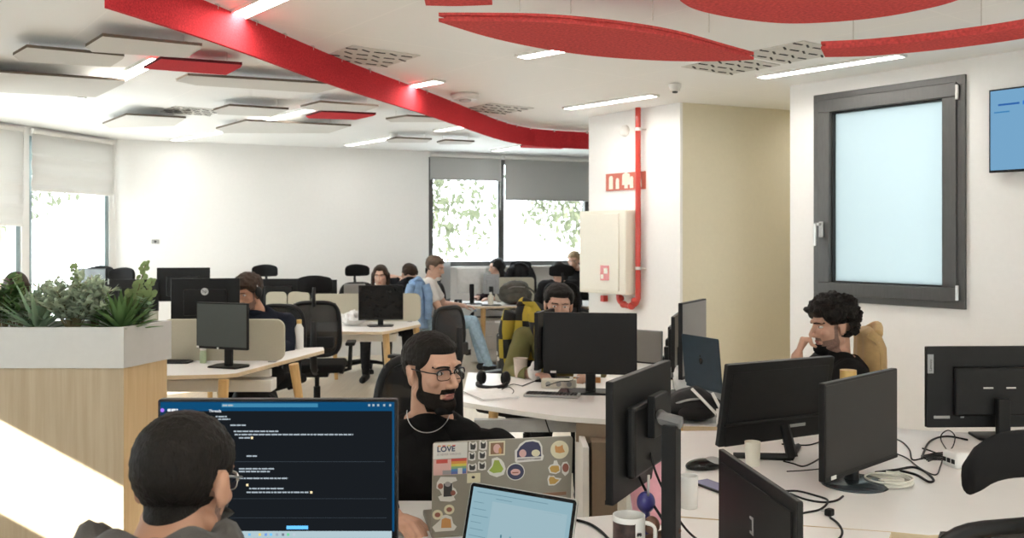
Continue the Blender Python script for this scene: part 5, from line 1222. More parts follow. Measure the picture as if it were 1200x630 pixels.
def glasses(t, hp, R, s, m):
    # rims, bridge and temples in the head frame
    G = bpy.data.objects.new('glasses', None); COL.objects.link(G); G.parent = t; G.empty_display_size = .02
    for sx in (-1,1):
        pts = []
        for k in range(28):
            a = 2*PI*k/28; e = 3.2; pts.append(hp(sx*.032+.0245*math.copysign(abs(math.cos(a))**(2/e),math.cos(a)), .094-abs(sx*.032+.0245*math.cos(a))**2*2.4, .004+.0165*math.copysign(abs(math.sin(a))**(2/e),math.sin(a))))
        mb = MB(); mb.tube(pts+[pts[0]], .0011*s, 6, cap=False); 
        mb.tube([p+R@Vector((0,0,.0005)) for p in pts[0:15]], .0027*s, 6); rim = mb.build('rim', M[m], G, smooth=True)
        mb = MB(); f = [mb.bm.verts.new(p+R@Vector((0,.0006,0))) for p in pts]; mb.bm.faces.new(f); mb.build('lens', M['lens'], G)
        mb = MB(); mb.tube([hp(sx*.056,.086,.010), hp(sx*.074,.066,.012), hp(sx*.0815,-.01,.014), hp(sx*.081,-.028,-.004)], [.0022*s,.0022*s,.0020*s,.0018*s], 6); mb.build('temple', M[m], G, smooth=True)
    mb = MB(); mb.tube([hp(-.009,.0945,.006), hp(0,.0985,.009), hp(.009,.0945,.006)], .0013*s, 6); mb.build('bridge', M[m], G, smooth=True)
M['lens'] = glassy('spectacle_lens', (.96,.97,.98), .07, .02)
M['glass_frame'] = mat('spectacle_frame', (.02,.018,.018), .25)

# bearded man at the sticker laptop
bx, bd = -.262, 3.02
def Lb(px, py, d): p = at(px,py,d); return (-(p.x-bx), -(p.y-bd), p.z)
hd = Lb(507,434.5,2.98)
pb, hpb, Rb, Jb = person('bearded man with glasses in a black sweater, seated at the sticker laptop', (bx,bd), PI, hd, (.80,-.05,.0), 'skin',
   dict(nb=(.02,-.03,.985), chest=(.03,-.05,.82), waist=(.03,-.08,.66), pelvis=(.03,-.12,.50), shR=(.225,-.02,.885), shL=(-.205,-.05,.875), elR=(.30,.03,.80), elL=(-.30,.03,.80),
        wrR=Lb(461,604.5,2.66), wrL=(-.10,.25,.775), hipR=(.12,-.1,.5), hipL=(-.06,-.1,.5)), s=1.05, vox=.0036, hairf=hair_short(.064,-.050,.013,.007), hair_noise=(.003,90), hairm='hair',
   cloth=dict(m='knit_black', neck=(0,.02,-.004), neckn=(0,-.55,1.), th=.014, fold=.010), beard=1, trousers='chair_fab',
   handpose=dict(R=dict(d=(-.62,.75,-.06), n=(0,.1,1), side=(-1,0,0), curl=(.45,.6,.4)), L=dict(d=(.3,.8,-.1))))
glasses(pb, hpb, Rb, 1.05, 'glass_frame')
mb = MB(); nk = Vector(Jb['nb']); cpts = []
for k in range(25):
    a = PI*1.05*k/24-.08; cpts.append(nk+Vector((.073*math.cos(a), .022+.066*math.sin(a), .030-.060*max(0,math.sin(a)))))
mb.tube(cpts, .0017, 6); mb.build('necklace', M['steel'], pb, smooth=True)

# man with his back to the camera
fx, fd = -.585, 1.43
pf, hpf, Rf, Jf = person('dark haired man seen from behind in a grey fleece, before the chat screen', (fx,fd), 0., (.005,.16,1.166), (-.17,-.26,0), 'skin2',
   dict(nb=(.0,.075,1.06), chest=(0,.02,.89), waist=(0,-.02,.68), pelvis=(0,-.05,.5), shR=(.205,.04,.985), shL=(-.205,.04,.985), elR=(.27,.20,.78), elL=(-.27,.20,.76), wrR=(.16,.42,.775), wrL=(-.16,.42,.775)),
   s=1.0, vox=.0036, hairf=hair_short(.064,-.072,.011,.007), hair_noise=(.003,110), hairm='hair', cloth=dict(m='grey_hood', neck=(0,-.02,.010), neckn=(0,-.15,1.), th=.020, fold=.012, name='fleece'), beard=.004, eyes=True, trousers='char')
glasses(pf, hpf, Rf, 1.0, 'steel')
mb = MB(); col = []
for k in range(33):
    a = PI*(.92+1.10*k/32); rr = .104
    c = Vector(Jf['nb'])+Vector((rr*1.05*math.cos(a*1.0), -.02+rr*math.sin(a), .010+.012*math.sin(a)**2)); tang = Vector((-math.sin(a),math.cos(a),0)); out_ = Vector((math.cos(a),math.sin(a),0)); ring = []
    for j in range(12):
        b = 2*PI*j/12; ring.append(c+out_*(.032+.006*math.sin(5*a))*math.cos(b)+Vector((0,0,.060*math.sin(b)+.010*math.sin(6*a))))
    col.append(ring)
mb.rings(col); mb.build('hood_collar', M['grey_hood'], pf, smooth=True)

# curly haired man in profile
cx, cd = 1.60, 4.36
def Lc(px, py, d): p = at(px,py,d); q = Vector((p.x-cx,p.y-cd,0)); return (q.y, -q.x, p.z)     # facing -X: local y = -world x, local x = world y
def curly(h):
    x, y, z = h.T; ax = np.abs(x)
    low = np.where(y > .035, .052-np.clip(ax-.045,0,.03)*2.0, np.where(y > -.004, .012, -.075+np.clip(y+.095,0,.2)*.3)); mk = z-low
    mk = np.minimum(mk, np.where((y > -.032)&(y < .004)&(ax > .064), z-.014, 1))
    return mk, .024+.016*sstep(z,.0,.08)+.010*sstep(y,.03,.09)
pc, hpc, Rc, Jc = person('curly haired man in a black hoodie seen in profile, fist at his mouth', (cx,cd), PI/2, Lc(975,381,4.36), (.10,-.16,0), 'skin',
   dict(nb=(0,.02,1.03), chest=(0,-.02,.87), shR=(.19,.0,.955), shL=(-.19,.02,.955), elR=(.16,.24,.79), elL=(-.13,.27,.79), wrL=Lc(934,418,4.25), wrR=(.02,.34,.80)), s=1.04, vox=.004,
   hairf=curly, hair_noise=(.020,55), hairm='hair', cloth=dict(m='knit_black', neck=(0,.015,.012), neckn=(0,-.45,1.), th=.016, fold=.012, name='hoodie', sleeve=.80), beard=.0025, trousers='char',
   handpose=dict(L=dict(d=(-.10,-.30,1.0), n=(.2,1,.3), side=(0,-.2,1), curl=(1.25,1.35,.8)), R=dict(d=(-.4,.5,.1))))
# man behind the middle monitor
pm, hpm, Rm, Jm = person('dark haired man in an olive shirt, half hidden behind the middle monitor', (at(654,0,5.75).x,5.75), PI, (0,.06,1.168), (.04,-.12,-.06), 'skin3',
   dict(nb=(.02,0,1.02), shR=(.22,-.02,.95), shL=(-.18,-.02,.95), elR=(.30,.10,.74)), s=1.05, vox=.006, hairf=hair_short(.060,-.06,.024,.012), hair_noise=(.006,60), hairm='hair', cloth=dict(m='olive', th=.014, name='shirt'), trousers='char')
# man with headphones
hx_, hd_ = at(303,0,6.95).x, 6.95
ph, hph, Rh, Jh = person('man with headphones in a navy sweater behind the left bench monitors', (hx_,hd_), PI, (.05,.12,1.178), (-.45,-.30,0), 'skin2',
   dict(nb=(0,.03,1.02), shR=(.2,-.02,.94), shL=(-.2,-.04,.94)), s=1.05, vox=.006, hairf=hair_short(.052,-.085,.034,.020), hair_noise=(.012,45), hairm='hair_br', cloth=dict(m='navy', th=.016), beard=.003, trousers='chair_fab')
arc = [hph(.093*math.cos(a), -.012, .018+.122*math.sin(a)) for a in [PI*k/20 for k in range(21)]]
mb = MB(); mb.tube(arc, .008, 8); hb = mb.build('headphones', M['grey_plastic'], ph, smooth=True)
for sx in (-1,1):
    mb = MB(); mb.ell(hph(sx*.096,-.010,.005),(.020,.034,.042),Rh); mb.build('ear_cup', M['mono'], hb, smooth=True)
# the farther people
pw, hpw, Rw_, Jw = person('woman with long dark hair above the black screen, middle distance', (at(447,0,10.35).x,10.35), PI, (0,.08,1.165), (0,-.18,0), 'skin3', dict(nb=(0,.0,1.0)), s=1.0, vox=.008, hairf=hair_long(.020,.066), hair_noise=(.004,60), hairm='hair_br', cloth=dict(m='char'), slim=.92)
mb = MB()
for sx in (-1,1): mb.tube(spline([hpw(sx*.07,-.005,.03),hpw(sx*.088,.0,-.05),hpw(sx*.085,.03,-.15),hpw(sx*.08,.04,-.24)],5),[.022]*15+[.008],10)
mb.build('hair_lengths', M['hair_br'], pw, smooth=True)
pl, _, _, _ = person('dark jacketed man bending forward beside the woman, far bench', (at(470,0,10.9).x,10.9), PI, (-.13,.26,1.15), (.55,-.70,0), 'skin3', dict(nb=(-.05,.13,1.06), chest=(0,.02,.93), shR=(.16,.06,1.10), shL=(-.22,.10,1.03), elR=(.22,.2,.85), elL=(-.3,.28,.80)), s=1.05, vox=.008, hairf=hair_short(.062,-.06,.020,.010), hair_noise=(.005,60), hairm='hair_br', cloth=dict(m='char', th=.03, name='jacket'))
wx, wd = at(503,0,10.55).x, 10.55
pt_, _, _, _ = person('man in a white t-shirt and pale jeans turned sideways at the far desk', (wx,wd), -PI/2, (.0,.07,1.245), (-.25,-.30,0), 'skin3',
   dict(nb=(0,.01,1.09), chest=(0,-.03,.95), waist=(0,-.04,.76), pelvis=(0,-.04,.60), shR=(.19,.0,1.04), shL=(-.19,.0,1.04), elR=(.22,.12,.80), wrR=(.22,.26,.66), elL=(-.25,.15,.80), wrL=(-.2,.4,.78),
   hipR=(.1,.02,.58), hipL=(-.1,.02,.58), knR=(.13,.52,.62), knL=(-.15,.50,.60), anR=(.13,.70,.13), anL=(-.15,.62,.10)), s=1.08, vox=.008, hairf=hair_short(.060,-.06,.022,.010), hair_noise=(.005,60), hairm='hair_lt', cloth=dict(m='tee', sleeve=.4, th=.016, name='t_shirt'), trousers='denim')
pH, hpH, RH_, _ = person('woman with dark hair and a burgundy top facing left, before the far window', (at(588,0,12.45).x,12.45), PI*.75, (0,.10,1.185), (-.3,-.12,0), 'skin3', dict(nb=(0,0,1.025), shR=(.17,0,.955), shL=(-.17,0,.955)), s=1.05, vox=.008, hairf=hair_long(.022,.066), hair_noise=(.004,60), hairm='hair', cloth=dict(m='burg'), slim=.95)
mb = MB()
for sx in (-1,1): mb.tube(spline([hpH(sx*.07,-.01,.03),hpH(sx*.09,-.02,-.06),hpH(sx*.10,-.02,-.17),hpH(sx*.09,.0,-.26)],5),[.035]*15+[.012],10)
mb.build('hair_lengths', M['hair'], pH, smooth=True)
person('person in dark clothes seen from behind, in front of the blond one by the pillar', (at(655,0,11.15).x,11.15), .1, (0,.06,1.17), (.2,-.1,0), 'skin3', None, s=1.0, vox=.009, hairf=hair_short(.062,-.07,.018,.010), hairm='hair', cloth=dict(m='char', th=.02))
person('blond person in a black top by the pillar, before the far window', (at(677,0,12.65).x,12.65), 2.3, (0,.08,1.275), (.5,-.25,0), 'skin3', dict(nb=(0,.02,1.12), shR=(.18,0,1.06), shL=(-.18,0,1.06), chest=(0,-.01,.96), waist=(0,-.03,.76), pelvis=(0,-.05,.58), elR=(.22,.2,.86), elL=(-.25,.2,.86), wrR=(.15,.4,.8), wrL=(-.15,.4,.8)), s=1.02, vox=.009, hairf=hair_short(.062,-.07,.022,.012), hairm='hair_bl', cloth=dict(m='knit_black'))
pz, hpz_, _, _ = person('person with long dark red hair seen from behind, over the left end of the planter', (at(17,0,7.4).x,7.4), .2, (0,.05,1.19), (0,-.1,0), 'skin3', None, s=1.0, vox=.009, hairf=hair_long(.024,.066), hairm='hair_br', cloth=dict(m='burg'))
mb = MB(); mb.tube(spline([hpz_(0,-.075,.03),hpz_(0,-.10,-.06),hpz_(0,-.09,-.16),hpz_(0,-.07,-.27)],6),[.06]*6+[.075]*6+[.065]*6+[.03],14); mb.build('hair_lengths', M['hair_br'], pz, smooth=True)
# ------------------------------------------------------------------ clothes hung on chairs
def drape(name, label, cat, loc, rz, w, h, m, over=.10, th=.035, seed=0, pattern=None, taper=.75, sleeves=True):
    # a coat slung over a backrest: front fall, top roll and rear fall with folds
    t = thing(name, label, cat, loc, rz); mb = MB(); n, k = 26, 22; rows = []
    for i in range(n+1):
        u = i/n
        if u < .5: z = h*(u/.5); y = -.045-.02*math.sin(u*PI)
        elif u < .58: a = (u-.5)/.08*PI; z = h+.035*math.sin(a); y = -.045*math.cos(a)
        else: z = h-(u-.58)/.42*h*.55; y = .045
        row = []
        for j in range(k+1):
            v = -1+2*j/k; wd = w/2*(taper+(1-taper)*(1-min(1,z/h)) if z < h else taper)
            f = noise.fractal(Vector((v*3+seed,u*2.2,seed)),1.,2.,3)*.022*(1-z/h*.8)+.010*math.sin(v*9+seed)*(1-z/h*.6)
            row.append(Vector((v*wd, y+(f if y < 0 else -f)-.05*abs(v)**3*(1 if y<0 else -1)*-1, z-.03*abs(v)**3*(z/h))))
        rows.append(row)
    vs = [[mb.bm.verts.new(p) for p in r] for r in rows]
    for a, b_ in zip(vs[:-1],vs[1:]):
        for j in range(k): mb.bm.faces.new((a[j],a[j+1],b_[j+1],b_[j]))
    o = mb.build('coat_cloth', M[m], t, smooth=True); so_ = o.modifiers.new('s','SOLIDIFY'); so_.thickness = .014; so_.offset = 0
    for sx in ((-1,1) if sleeves else ()):
        mb = MB(); mb.tube(spline([(sx*w*.34,-.06,h*.95),(sx*w*.48,-.07,h*.72),(sx*w*.50,-.06,h*.42),(sx*w*.46,-.05,h*.20)],6),[.05]*7+[.045]*6+[.040]*6,12); mb.build('sleeve', M[m], t, smooth=True)
    mb = MB(); mb.tube(spline([(-w*.2,-.02,h+.01),(0,-.045,h+.045),(w*.2,-.02,h+.01)],8),.024,10); mb.build('collar', M[m], t, smooth=True)
    return t
# yellow and black plaid
m_ = bpy.data.materials.new('plaid_wool'); nt, b, out = nodes(m_); b.inputs['Roughness'].default_value = .95
tc = nt.nodes.new('ShaderNodeTexCoord'); ck = nt.nodes.new('ShaderNodeTexChecker'); ck.inputs['Scale'].default_value = 8
ck.inputs['Color1'].default_value = (.40,.30,.035,1); ck.inputs['Color2'].default_value = (.018,.018,.018,1)
nt.links.new(tc.outputs['Object'], ck.inputs['Vector']); nt.links.new(ck.outputs['Color'], b.inputs['Base Color']); M['plaid'] = m_
p = at(619,0,5.86); drape('plaid_jacket', 'yellow and black plaid jacket hung on the chair behind the tumbler', 'jacket', (p.x,p.y,.56), -.62, .27, .585, 'plaid', seed=2.)
drape('tan_jacket', 'tan coat hung on the chair behind the curly haired man', 'jacket', (1.755,4.42,.46), PI/2, .36, .66, 'tan', seed=5., taper=.62, sleeves=False)
p = at(489,0,10.25); drape('denim_jacket', 'pale blue denim jacket hung on the chair behind the white t-shirt', 'jacket', (p.x,p.y,.56), PI*.1, .24, .53, 'denim_jkt', seed=8.)
p = at(609,0,12.25); drape('grey_coat', 'dark grey-blue coat on the chair behind the slumped backpack', 'jacket', (p.x,p.y,.62), .1, .36, .58, 'char', seed=3.)

# ------------------------------------------------------------------ bags
def soft_bag(label, loc, rz, size, m, seed, strap=True, name='backpack'):
    t = thing(name, label, 'bag', loc, rz); mb = MB(); vs = mb.ell((0,0,size[2]*.48), (size[0]/2,size[1]/2,size[2]/2), None, 40, 24)
    for v in mb.bm.verts:
        u = v.co; s_ = noise.fractal(Vector((u.x*7+seed,u.y*7,u.z*9)),1.,2.,3)
        k = 1+.16*s_; v.co.x *= k*(1.12-.35*u.z/size[2]); v.co.y *= k; v.co.z = max(v.co.z*(1+.10*s_), .004)
    mb.build('bag_body', M[m], t, smooth=True)
    mb = MB(); mb.ell((0,-size[1]*.40,size[2]*.32),(size[0]*.30,size[1]*.18,size[2]*.24)); mb.build('front_pocket', M[m], t, smooth=True)
    mb = MB(); mb.tube(spline([(-size[0]*.36,-size[1]*.2,size[2]*.52),(-size[0]*.1,-size[1]*.42,size[2]*.74),(size[0]*.25,-size[1]*.3,size[2]*.72)],6),.006,6); mb.build('zip', M['grey_plastic'], t, smooth=True)
    if strap:
        mb = MB(); mb.tube(spline([(size[0]*.2,-size[1]*.1,size[2]*.85),(size[0]*.5,-size[1]*.5,size[2]*.5),(size[0]*.56,-size[1]*.7,.02),(size[0]*.3,-size[1]*.9,.012)],6),.012,6); mb.build('strap', M[m], t, smooth=True)
    return t
p = lev(604,356.2,DESK); soft_bag('grey backpack slumped on the far desk before the window', (p.x,p.y-.02,DESK), .1, (.46,.26,.31), 'bag', 1.)
p = at(812,0,4.24); soft_bag('flat black bag lying on the desk under the midnight blue laptop', (p.x,4.24,DESK), -.05, (.27,.24,.15), 'bag_black', 4., name='black_bag_shape')

soft_bag('dark mass of clothing and chair under the left bench desk, shaped as a bag', (-1.86,6.42,0), .1, (.50,.26,.58), 'bag_black', 9., name='black_bag_shape')  # soft bag shape stands in for dark trousers and chair
# ------------------------------------------------------------------ things on the desks
def bottle(label, p, r, h, m, capm, grp=None, neck=.45):
    t = thing('bottle', label, 'bottle', p, 0, grp)
    mb = MB(); mb.lathe([(r*.9,0),(r,.006),(r,h*.72),(r*neck*1.1,h*.84),(r*neck,h*.88)]); mb.build('bottle_body', M[m], t, autosm=True)
    mb = MB(); mb.lathe([(r*neck*1.18,h*.87),(r*neck*1.18,h),(.001,h)]); mb.build('cap', M[capm], t, autosm=True)
    return t
def D(px, py): return lev(px,py,DESK)
bottle('white bottle with a yellowish cap on the left bench desk corner', D(350.5,408.5), .034, .225, 'white_plastic', 'amber', neck=.5)
bottle('small pale green bottle under the grey-green monitor', D(238,425), .022, .10, 'mint', 'white_plastic', neck=.8)
bottle('pale bottle on the far desk left of the backpack', D(575,358), .035, .17, 'cream', 'white_plastic')
bottle('bottle with a honey coloured cap behind the monitor on the round base', (at(994,0,3.62).x,3.62,DESK), .034, .325, 'white_plastic', 'amber', neck=.8)
def cup(label, p, r, h, m, flare=.85, handle=False, name='cup', inner=None, fill=None):
    t = thing(name, label, name if name != 'tumbler' else 'cup', p)
    mb = MB(); mb.lathe([(.001,.004),(r*flare*.95,.004),(r*flare,.0),(r,h),(r*.93,h),(r*flare*.88,.010),(.001,.010)], cap=False); mb.build('cup_body', M[m], t, autosm=True)
    if handle:
        mb = MB(); mb.tube(spline([(r*.95,0,h*.82),(r*1.55,0,h*.72),(r*1.55,0,h*.35),(r*.95,0,h*.22)],6),.006,8); mb.build('handle', M[handle], t, smooth=True)
    return t
tb = cup('tall see-through plastic tumbler on the middle desk', D(610,441.5), .046, .118, 'tumbler', .75, name='tumbler')
cup('white paper cup behind the black post on the right desk', D(807,594), .030, .102, 'white_plastic', .92)
cup('pale paper cup standing under the slanted foot monitor', D(882,545), .030, .09, 'cream', .85)
mgp = D(737,654); mgp = Vector(((737-HX)/FPX*2.40,2.40,DESK))
mg = cup('photo mug with a dark print and white lettering panel, on the near desk', mgp, .0435, .118, 'white_plastic', 1.0, handle='white_plastic', name='mug')
def wrap(parent, r, z0, z1, a0, a1, m, name):
    mb = MB(); k = 20; A = [Vector((r*math.cos(a0+(a1-a0)*i/k), r*math.sin(a0+(a1-a0)*i/k), z0)) for i in range(k+1)]
    lo = [mb.bm.verts.new(p) for p in A]; hi = [mb.bm.verts.new(p+Vector((0,0,z1-z0))) for p in A]
    for i in range(k): mb.bm.faces.new((lo[i],lo[i+1],hi[i+1],hi[i]))
    return mb.build(name, m, parent, smooth=True)
m_ = mat('mug_photo_print', (.045,.022,.018), .4, var=.9, scale=38); wrap(mg, .0442, .012, .104, -PI*.95, -PI*.43, m_, 'photo_print')
o = wrap(mg, .0442, .008, .106, -PI*.43, -PI*.415, M['mono'], 'print_border')
rs = random.Random(5)
for k in range(2):                                    # two short hand written lines, too small to read
    pts = []
    for q in range(13):
        a = -PI*.385+.030*q; z = .076-.027*k+(.0055 if q%2 else -.0045)*rs.uniform(.6,1.2); pts.append((.0440*math.cos(a), .0440*math.sin(a), z))
    mb = MB(); mb.tube(spline(pts,3), .0007, 5); mb.build('mug_lettering', M['keys'], mg, smooth=True)
# pink sheet, violet toy, brown figurine, cream tube
pp = at(768,606,2.62); t = thing('pink_folder', 'pink translucent folder standing under the monitor on the black post', 'folder', (pp.x,2.66,DESK), .75)
mb = MB(); mb.panel(.16,.20,.004,.01,Matrix.Rotation(-.18,4,'X')); mb.build('folder_cover', M['pink'], t)
mb = MB(); mb.panel(.15,.19,.003,.004,Matrix.Translation((0,.008,0)) @ Matrix.Rotation(-.18,4,'X')); mb.build('paper_sheet', M['paper'], t)
pv = at(757,0,2.50); t = thing('violet_toy', 'small shiny violet toy with a round head beside the photo mug', 'toy', (pv.x,2.50,DESK))
mb = MB(); mb.lathe([(.022,0),(.020,.05),(.012,.085),(.010,.10)]); mb.build('toy_body', M['violet'], t, smooth=True)
mb = MB(); mb.ell((0,0,.122),(.026,.022,.030)); mb.build('toy_head', M['violet'], t, smooth=True)
mb = MB(); mb.tube([(.004,-.012,.14),(.006,-.010,.20)],.004,8); mb.build('toy_stick', M['steel'], t, smooth=True)
pv = at(766,0,2.40); t = thing('brown_figurine', 'brown figurine lying against the black post by the mug', 'figurine', (pv.x+.012,2.42,DESK))
mb = MB(); mb.cap((-.02,0,.03),.028,(.03,.01,.05),.020); mb.ell((-.015,-.004,.085),(.022,.020,.024)); mb.build('figurine_body', M['brown_fig'], t, smooth=True)
for sx in (-1,1):
    mb = MB(); mb.cap((.03,sx*.012,.045),.009,(.055,sx*.02,.075),.007); mb.build('figurine_limb', M['brown_fig'], t, smooth=True)
pv = at(740,0,2.74); t = thing('cream_tube', 'cream cylinder standing behind the photo mug', 'container', (pv.x+.003,2.72,DESK))
mb = MB(); mb.lathe([(.021,0),(.021,.09),(.019,.093)]); mb.build('tube_body', M['cream'], t, autosm=True); mb = MB(); mb.lathe([(.0215,.092),(.0215,.110),(.001,.110)]); mb.build('tube_lid', M['cream'], t, autosm=True)
# phone, black mouse
p = D(836,571); t = thing('smartphone', 'phone with a lilac screen lying on the right desk', 'phone', (p.x,p.y,DESK), .5)
mb = MB(); mb.box((0,0,.005),(.072,.145,.009)); mb.build('phone_case', M['mono'], t, bevel=.004); mb = MB(); mb.box((0,0,.0100),(.064,.136,.001)); mb.build('phone_screen', flat('lilac',(.27,.28,.46),.15), t)
p = D(824,549); t = thing('ergonomic_mouse', 'black ergonomic mouse with a grey top behind the black post', 'mouse', (p.x,p.y,DESK), .15)
mb = MB(); vs = mb.ell((0,0,.012),(.068,.038,.026)); 
for v in vs: v.co.z = max(v.co.z,.001)
mb.build('mouse_shell', M['mono_gloss'], t, smooth=True); mb = MB(); mb.ell((.035,0,.026),(.034,.026,.018)); mb.build('mouse_button', M['grey_plastic'], t, smooth=True)
mb = MB(); mb.cyl((.0,-.038,.018),(.0,-.03,.018),.006); mb.build('scroll_wheel', M['mono'], t)
# keyboard(s)
def keyboard(label, p, rz, w=.30, d=.11, m='keys'):
    t = thing('keyboard', label, 'keyboard', (p.x,p.y,DESK), rz)
    mb = MB(); mb.box((0,0,.008),(w,d,.014)); mb.build('keyboard_case', M[m], t, bevel=.005)
    mb = MB()
    for i in range(4):
        for j in range(14): mb.box((-w*.46+w*.92*(j+.5)/14, -d*.40+d*.80*(i+.5)/4, .0165),(w*.92/14*.82,d*.8/4*.78,.004))
    mb.build('keys', M['mono'], t)
keyboard('grey keyboard lying before the face hiding monitor, middle desk', D(647,464), -.18, m='grey_plastic')
keyboard('dark keyboard at the planter end of the left bench desk', D(198,425), 0)
# headphones on the middle desk
p = D(577,452); t = thing('headphones', 'black over ear headphones lying on the middle desk', 'headphones', (p.x,p.y,DESK), -.2)
mb = MB(); mb.tube([(.085*math.cos(a),.075*math.sin(a)-.01,.016+.012*math.sin(a)) for a in [PI*1.05*k/20-PI*1.02 for k in range(21)]],.012,10); mb.build('headband', M['mono'], t, smooth=True)
for sx in (-1,1):
    mb = MB(); mb.ell((sx*.075,.03,.042),(.026,.042,.042)); ec = mb.build('ear_cup', M['mono'], t, smooth=True); mb = MB(); mb.ell((sx*.058,.03,.042),(.014,.034,.034)); mb.build('ear_cushion', M['chair_fab'], ec, smooth=True)
def crumple(name, label, cat, p, size, m, seed, rz=0.):
    t = thing(name, label, cat, p, rz); mb = MB(); vs = mb.ell((0,0,size[2]*.5),tuple(x/2 for x in size),None,28,18)
    for v in vs:
        k = 1+.28*noise.fractal(v.co*22+Vector((seed,0,0)),1.,2.,3)+.12*noise.cell(v.co*34); v.co = Vector((v.co.x*k, v.co.y*k, max(v.co.z*k,.002)))
    mb.build('crumpled_sheet', M[m], t); return t
crumple('crumpled_tissue', 'crumpled white tissue beside the tumbler, middle desk', 'tissue', D(627,446), (.085,.07,.10), 'paper', 1.)
crumple('paper_heap', 'heap of crumpled white paper beside the black screen, middle distance', 'paper', D(413,381), (.26,.2,.12), 'paper', 2.)
crumple('paper_heap', 'white crumpled bag on the desk by the dark sweater, left bench', 'paper', D(340,393), (.16,.12,.11), 'paper', 3.)
crumple('paper_heap', 'pale cloth heap beside the slanted grey screen by the recess', 'paper', (at(801,0,4.85).x,4.85,DESK), (.10,.10,.16), 'paper', 4.)
crumple('plastic_bag', 'pale crumpled bag on the near desk edge behind the sticker laptop', 'bag', (.13,2.80,DESK), (.08,.08,.13), 'white_plastic', 5.)
# grey power box, maroon mat, orange card
p = D(655,454); t = thing('power_box', 'long pale grey socket box on the middle desk, before the monitor', 'power strip', (p.x,p.y,DESK), -.1)
mb = MB(); mb.box((0,0,.025),(.20,.07,.05)); mb.build('box_case', M['cream'], t, bevel=.006)
for k in range(3): mb = MB(); mb.cyl((-.06+.06*k,-.036,.026),(-.06+.06*k,-.034,.026),.015,n=16); mb.build('socket', M['grey_plastic'], t)
p = D(680,459); t = thing('mouse_mat', 'dark maroon mat under the face hiding monitor', 'mouse mat', (p.x,p.y,DESK), -.2); mb = MB(); mb.box((0,0,.003),(.24,.16,.005)); mb.build('mat_sheet', M['maroon'], t, bevel=.002); mb = MB(); mb.box((0,-.079,.003),(.24,.004,.006)); mb.build('mat_hem', M['mono'], t)
p = D(688,447); t = thing('orange_card', 'orange card box lying behind the face hiding monitor', 'box', (p.x,p.y,DESK), -.1); mb = MB(); mb.box((0,0,.018),(.16,.09,.034)); mb.build('box_body', M['orange'], t, bevel=.003); mb = MB(); mb.box((0,0,.036),(.162,.092,.004)); mb.build('box_lid', M['paper'], t)
# sheets and folded notebook on the middle desk, far papers
def sheets(label, p, rz, n, w=.21, d=.297, m='paper'):
    t = thing('paper_stack', label, 'papers', p, rz)
    for k in range(n): mb = MB(); mb.box((.006*(k%2),.004*k,.002+.003*k),(w,d,.0028), rz=.04*(k%3-1)); mb.build('sheet', M[m], t)
sheets('loose white papers at the near left of the middle desk', D(575,463), .4, 3)
sheets('papers on the far desk by the black devices', D(540,356.5), .2, 2)
sheets('papers on the lower ledge under the far desk, by the thin oak leg', (at(590,0,11.0).x,11.0,.56), .1, 2)
# far desk: small black devices, pedestal, plaid cushion
for lb, px, py, sz in (('small black box before the pale screen back, far desk', 537, 356, (.10,.08,.06)),('second black device by the nearly edge on monitor, far desk', 522, 353, (.12,.1,.07))):
    p = D(px,py); t = thing('desk_device', lb, 'device', p); mb = MB(); mb.box((0,0,sz[2]/2),sz); mb.build('device_case', M['mono'], t, bevel=.008); mb = MB(); mb.cyl((0,-sz[1]/2-.002,sz[2]/2),(0,-sz[1]/2,sz[2]/2),.012); mb.build('device_dial', M['grey_plastic'], t)
p = at(566,0,11.45); t = thing('pedestal', 'white drawer pedestal under the far desk, behind the denim knees', 'drawer unit', (p.x+.06,11.6,0))
mb = MB(); mb.box((0,0,.28),(.42,.5,.52)); mb.build('pedestal_body', M['drawer_white'], t, bevel=.004)
for k in range(3):
    mb = MB(); mb.box((0,-.256,.12+.165*k),(.40,.012,.155)); dr = mb.build('drawer', M['drawer_white'], t, bevel=.003); mb = MB(); mb.box((0,-.266,.18+.165*k),(.12,.01,.010)); mb.build('drawer_handle', M['steel'], dr)
p = at(613,0,11.0); t = thing('storage_box', 'white box on the floor right of the thin oak desk leg', 'box', (p.x-.02,11.05,0)); mb = MB(); mb.box((0,0,.26),(.40,.4,.52)); mb.build('box_body', M['drawer_white'], t, bevel=.004); mb = MB(); mb.box((0,0,.535),(.42,.42,.03)); mb.build('box_lid', M['drawer_white'], t, bevel=.004)
p = at(594,0,9.6); m_ = bpy.data.materials.new('black_white_weave'); nt, b, out = nodes(m_); tc = nt.nodes.new('ShaderNodeTexCoord'); ck = nt.nodes.new('ShaderNodeTexVoronoi'); ck.inputs['Scale'].default_value = 14; rp = nt.nodes.new('ShaderNodeValToRGB'); rp.color_ramp.interpolation = 'CONSTANT'; rp.color_ramp.elements[0].color = (.6,.6,.57,1); rp.color_ramp.elements[1].color = (.015,.015,.015,1); rp.color_ramp.elements[1].position = .36
nt.links.new(tc.outputs['Object'], ck.inputs['Vector']); nt.links.new(ck.outputs['Distance'], rp.inputs['Fac']); nt.links.new(rp.outputs['Color'], b.inputs['Base Color'])
t = thing('tote_bag', 'black and white patterned bag on the floor left of the plaid jacket', 'bag', (p.x,9.6,0), .3); mb = MB(); mb.box((0,0,.30),(.22,.10,.56)); mb.build('bag_body', m_, t, bevel=.03, seg=3, smooth=True)
mb = MB(); mb.tube(spline([(-.06,0,.57),(-.05,0,.70),(.05,0,.70),(.06,0,.57)],6),.008,8); mb.build('bag_handle', M['mono'], t, smooth=True)
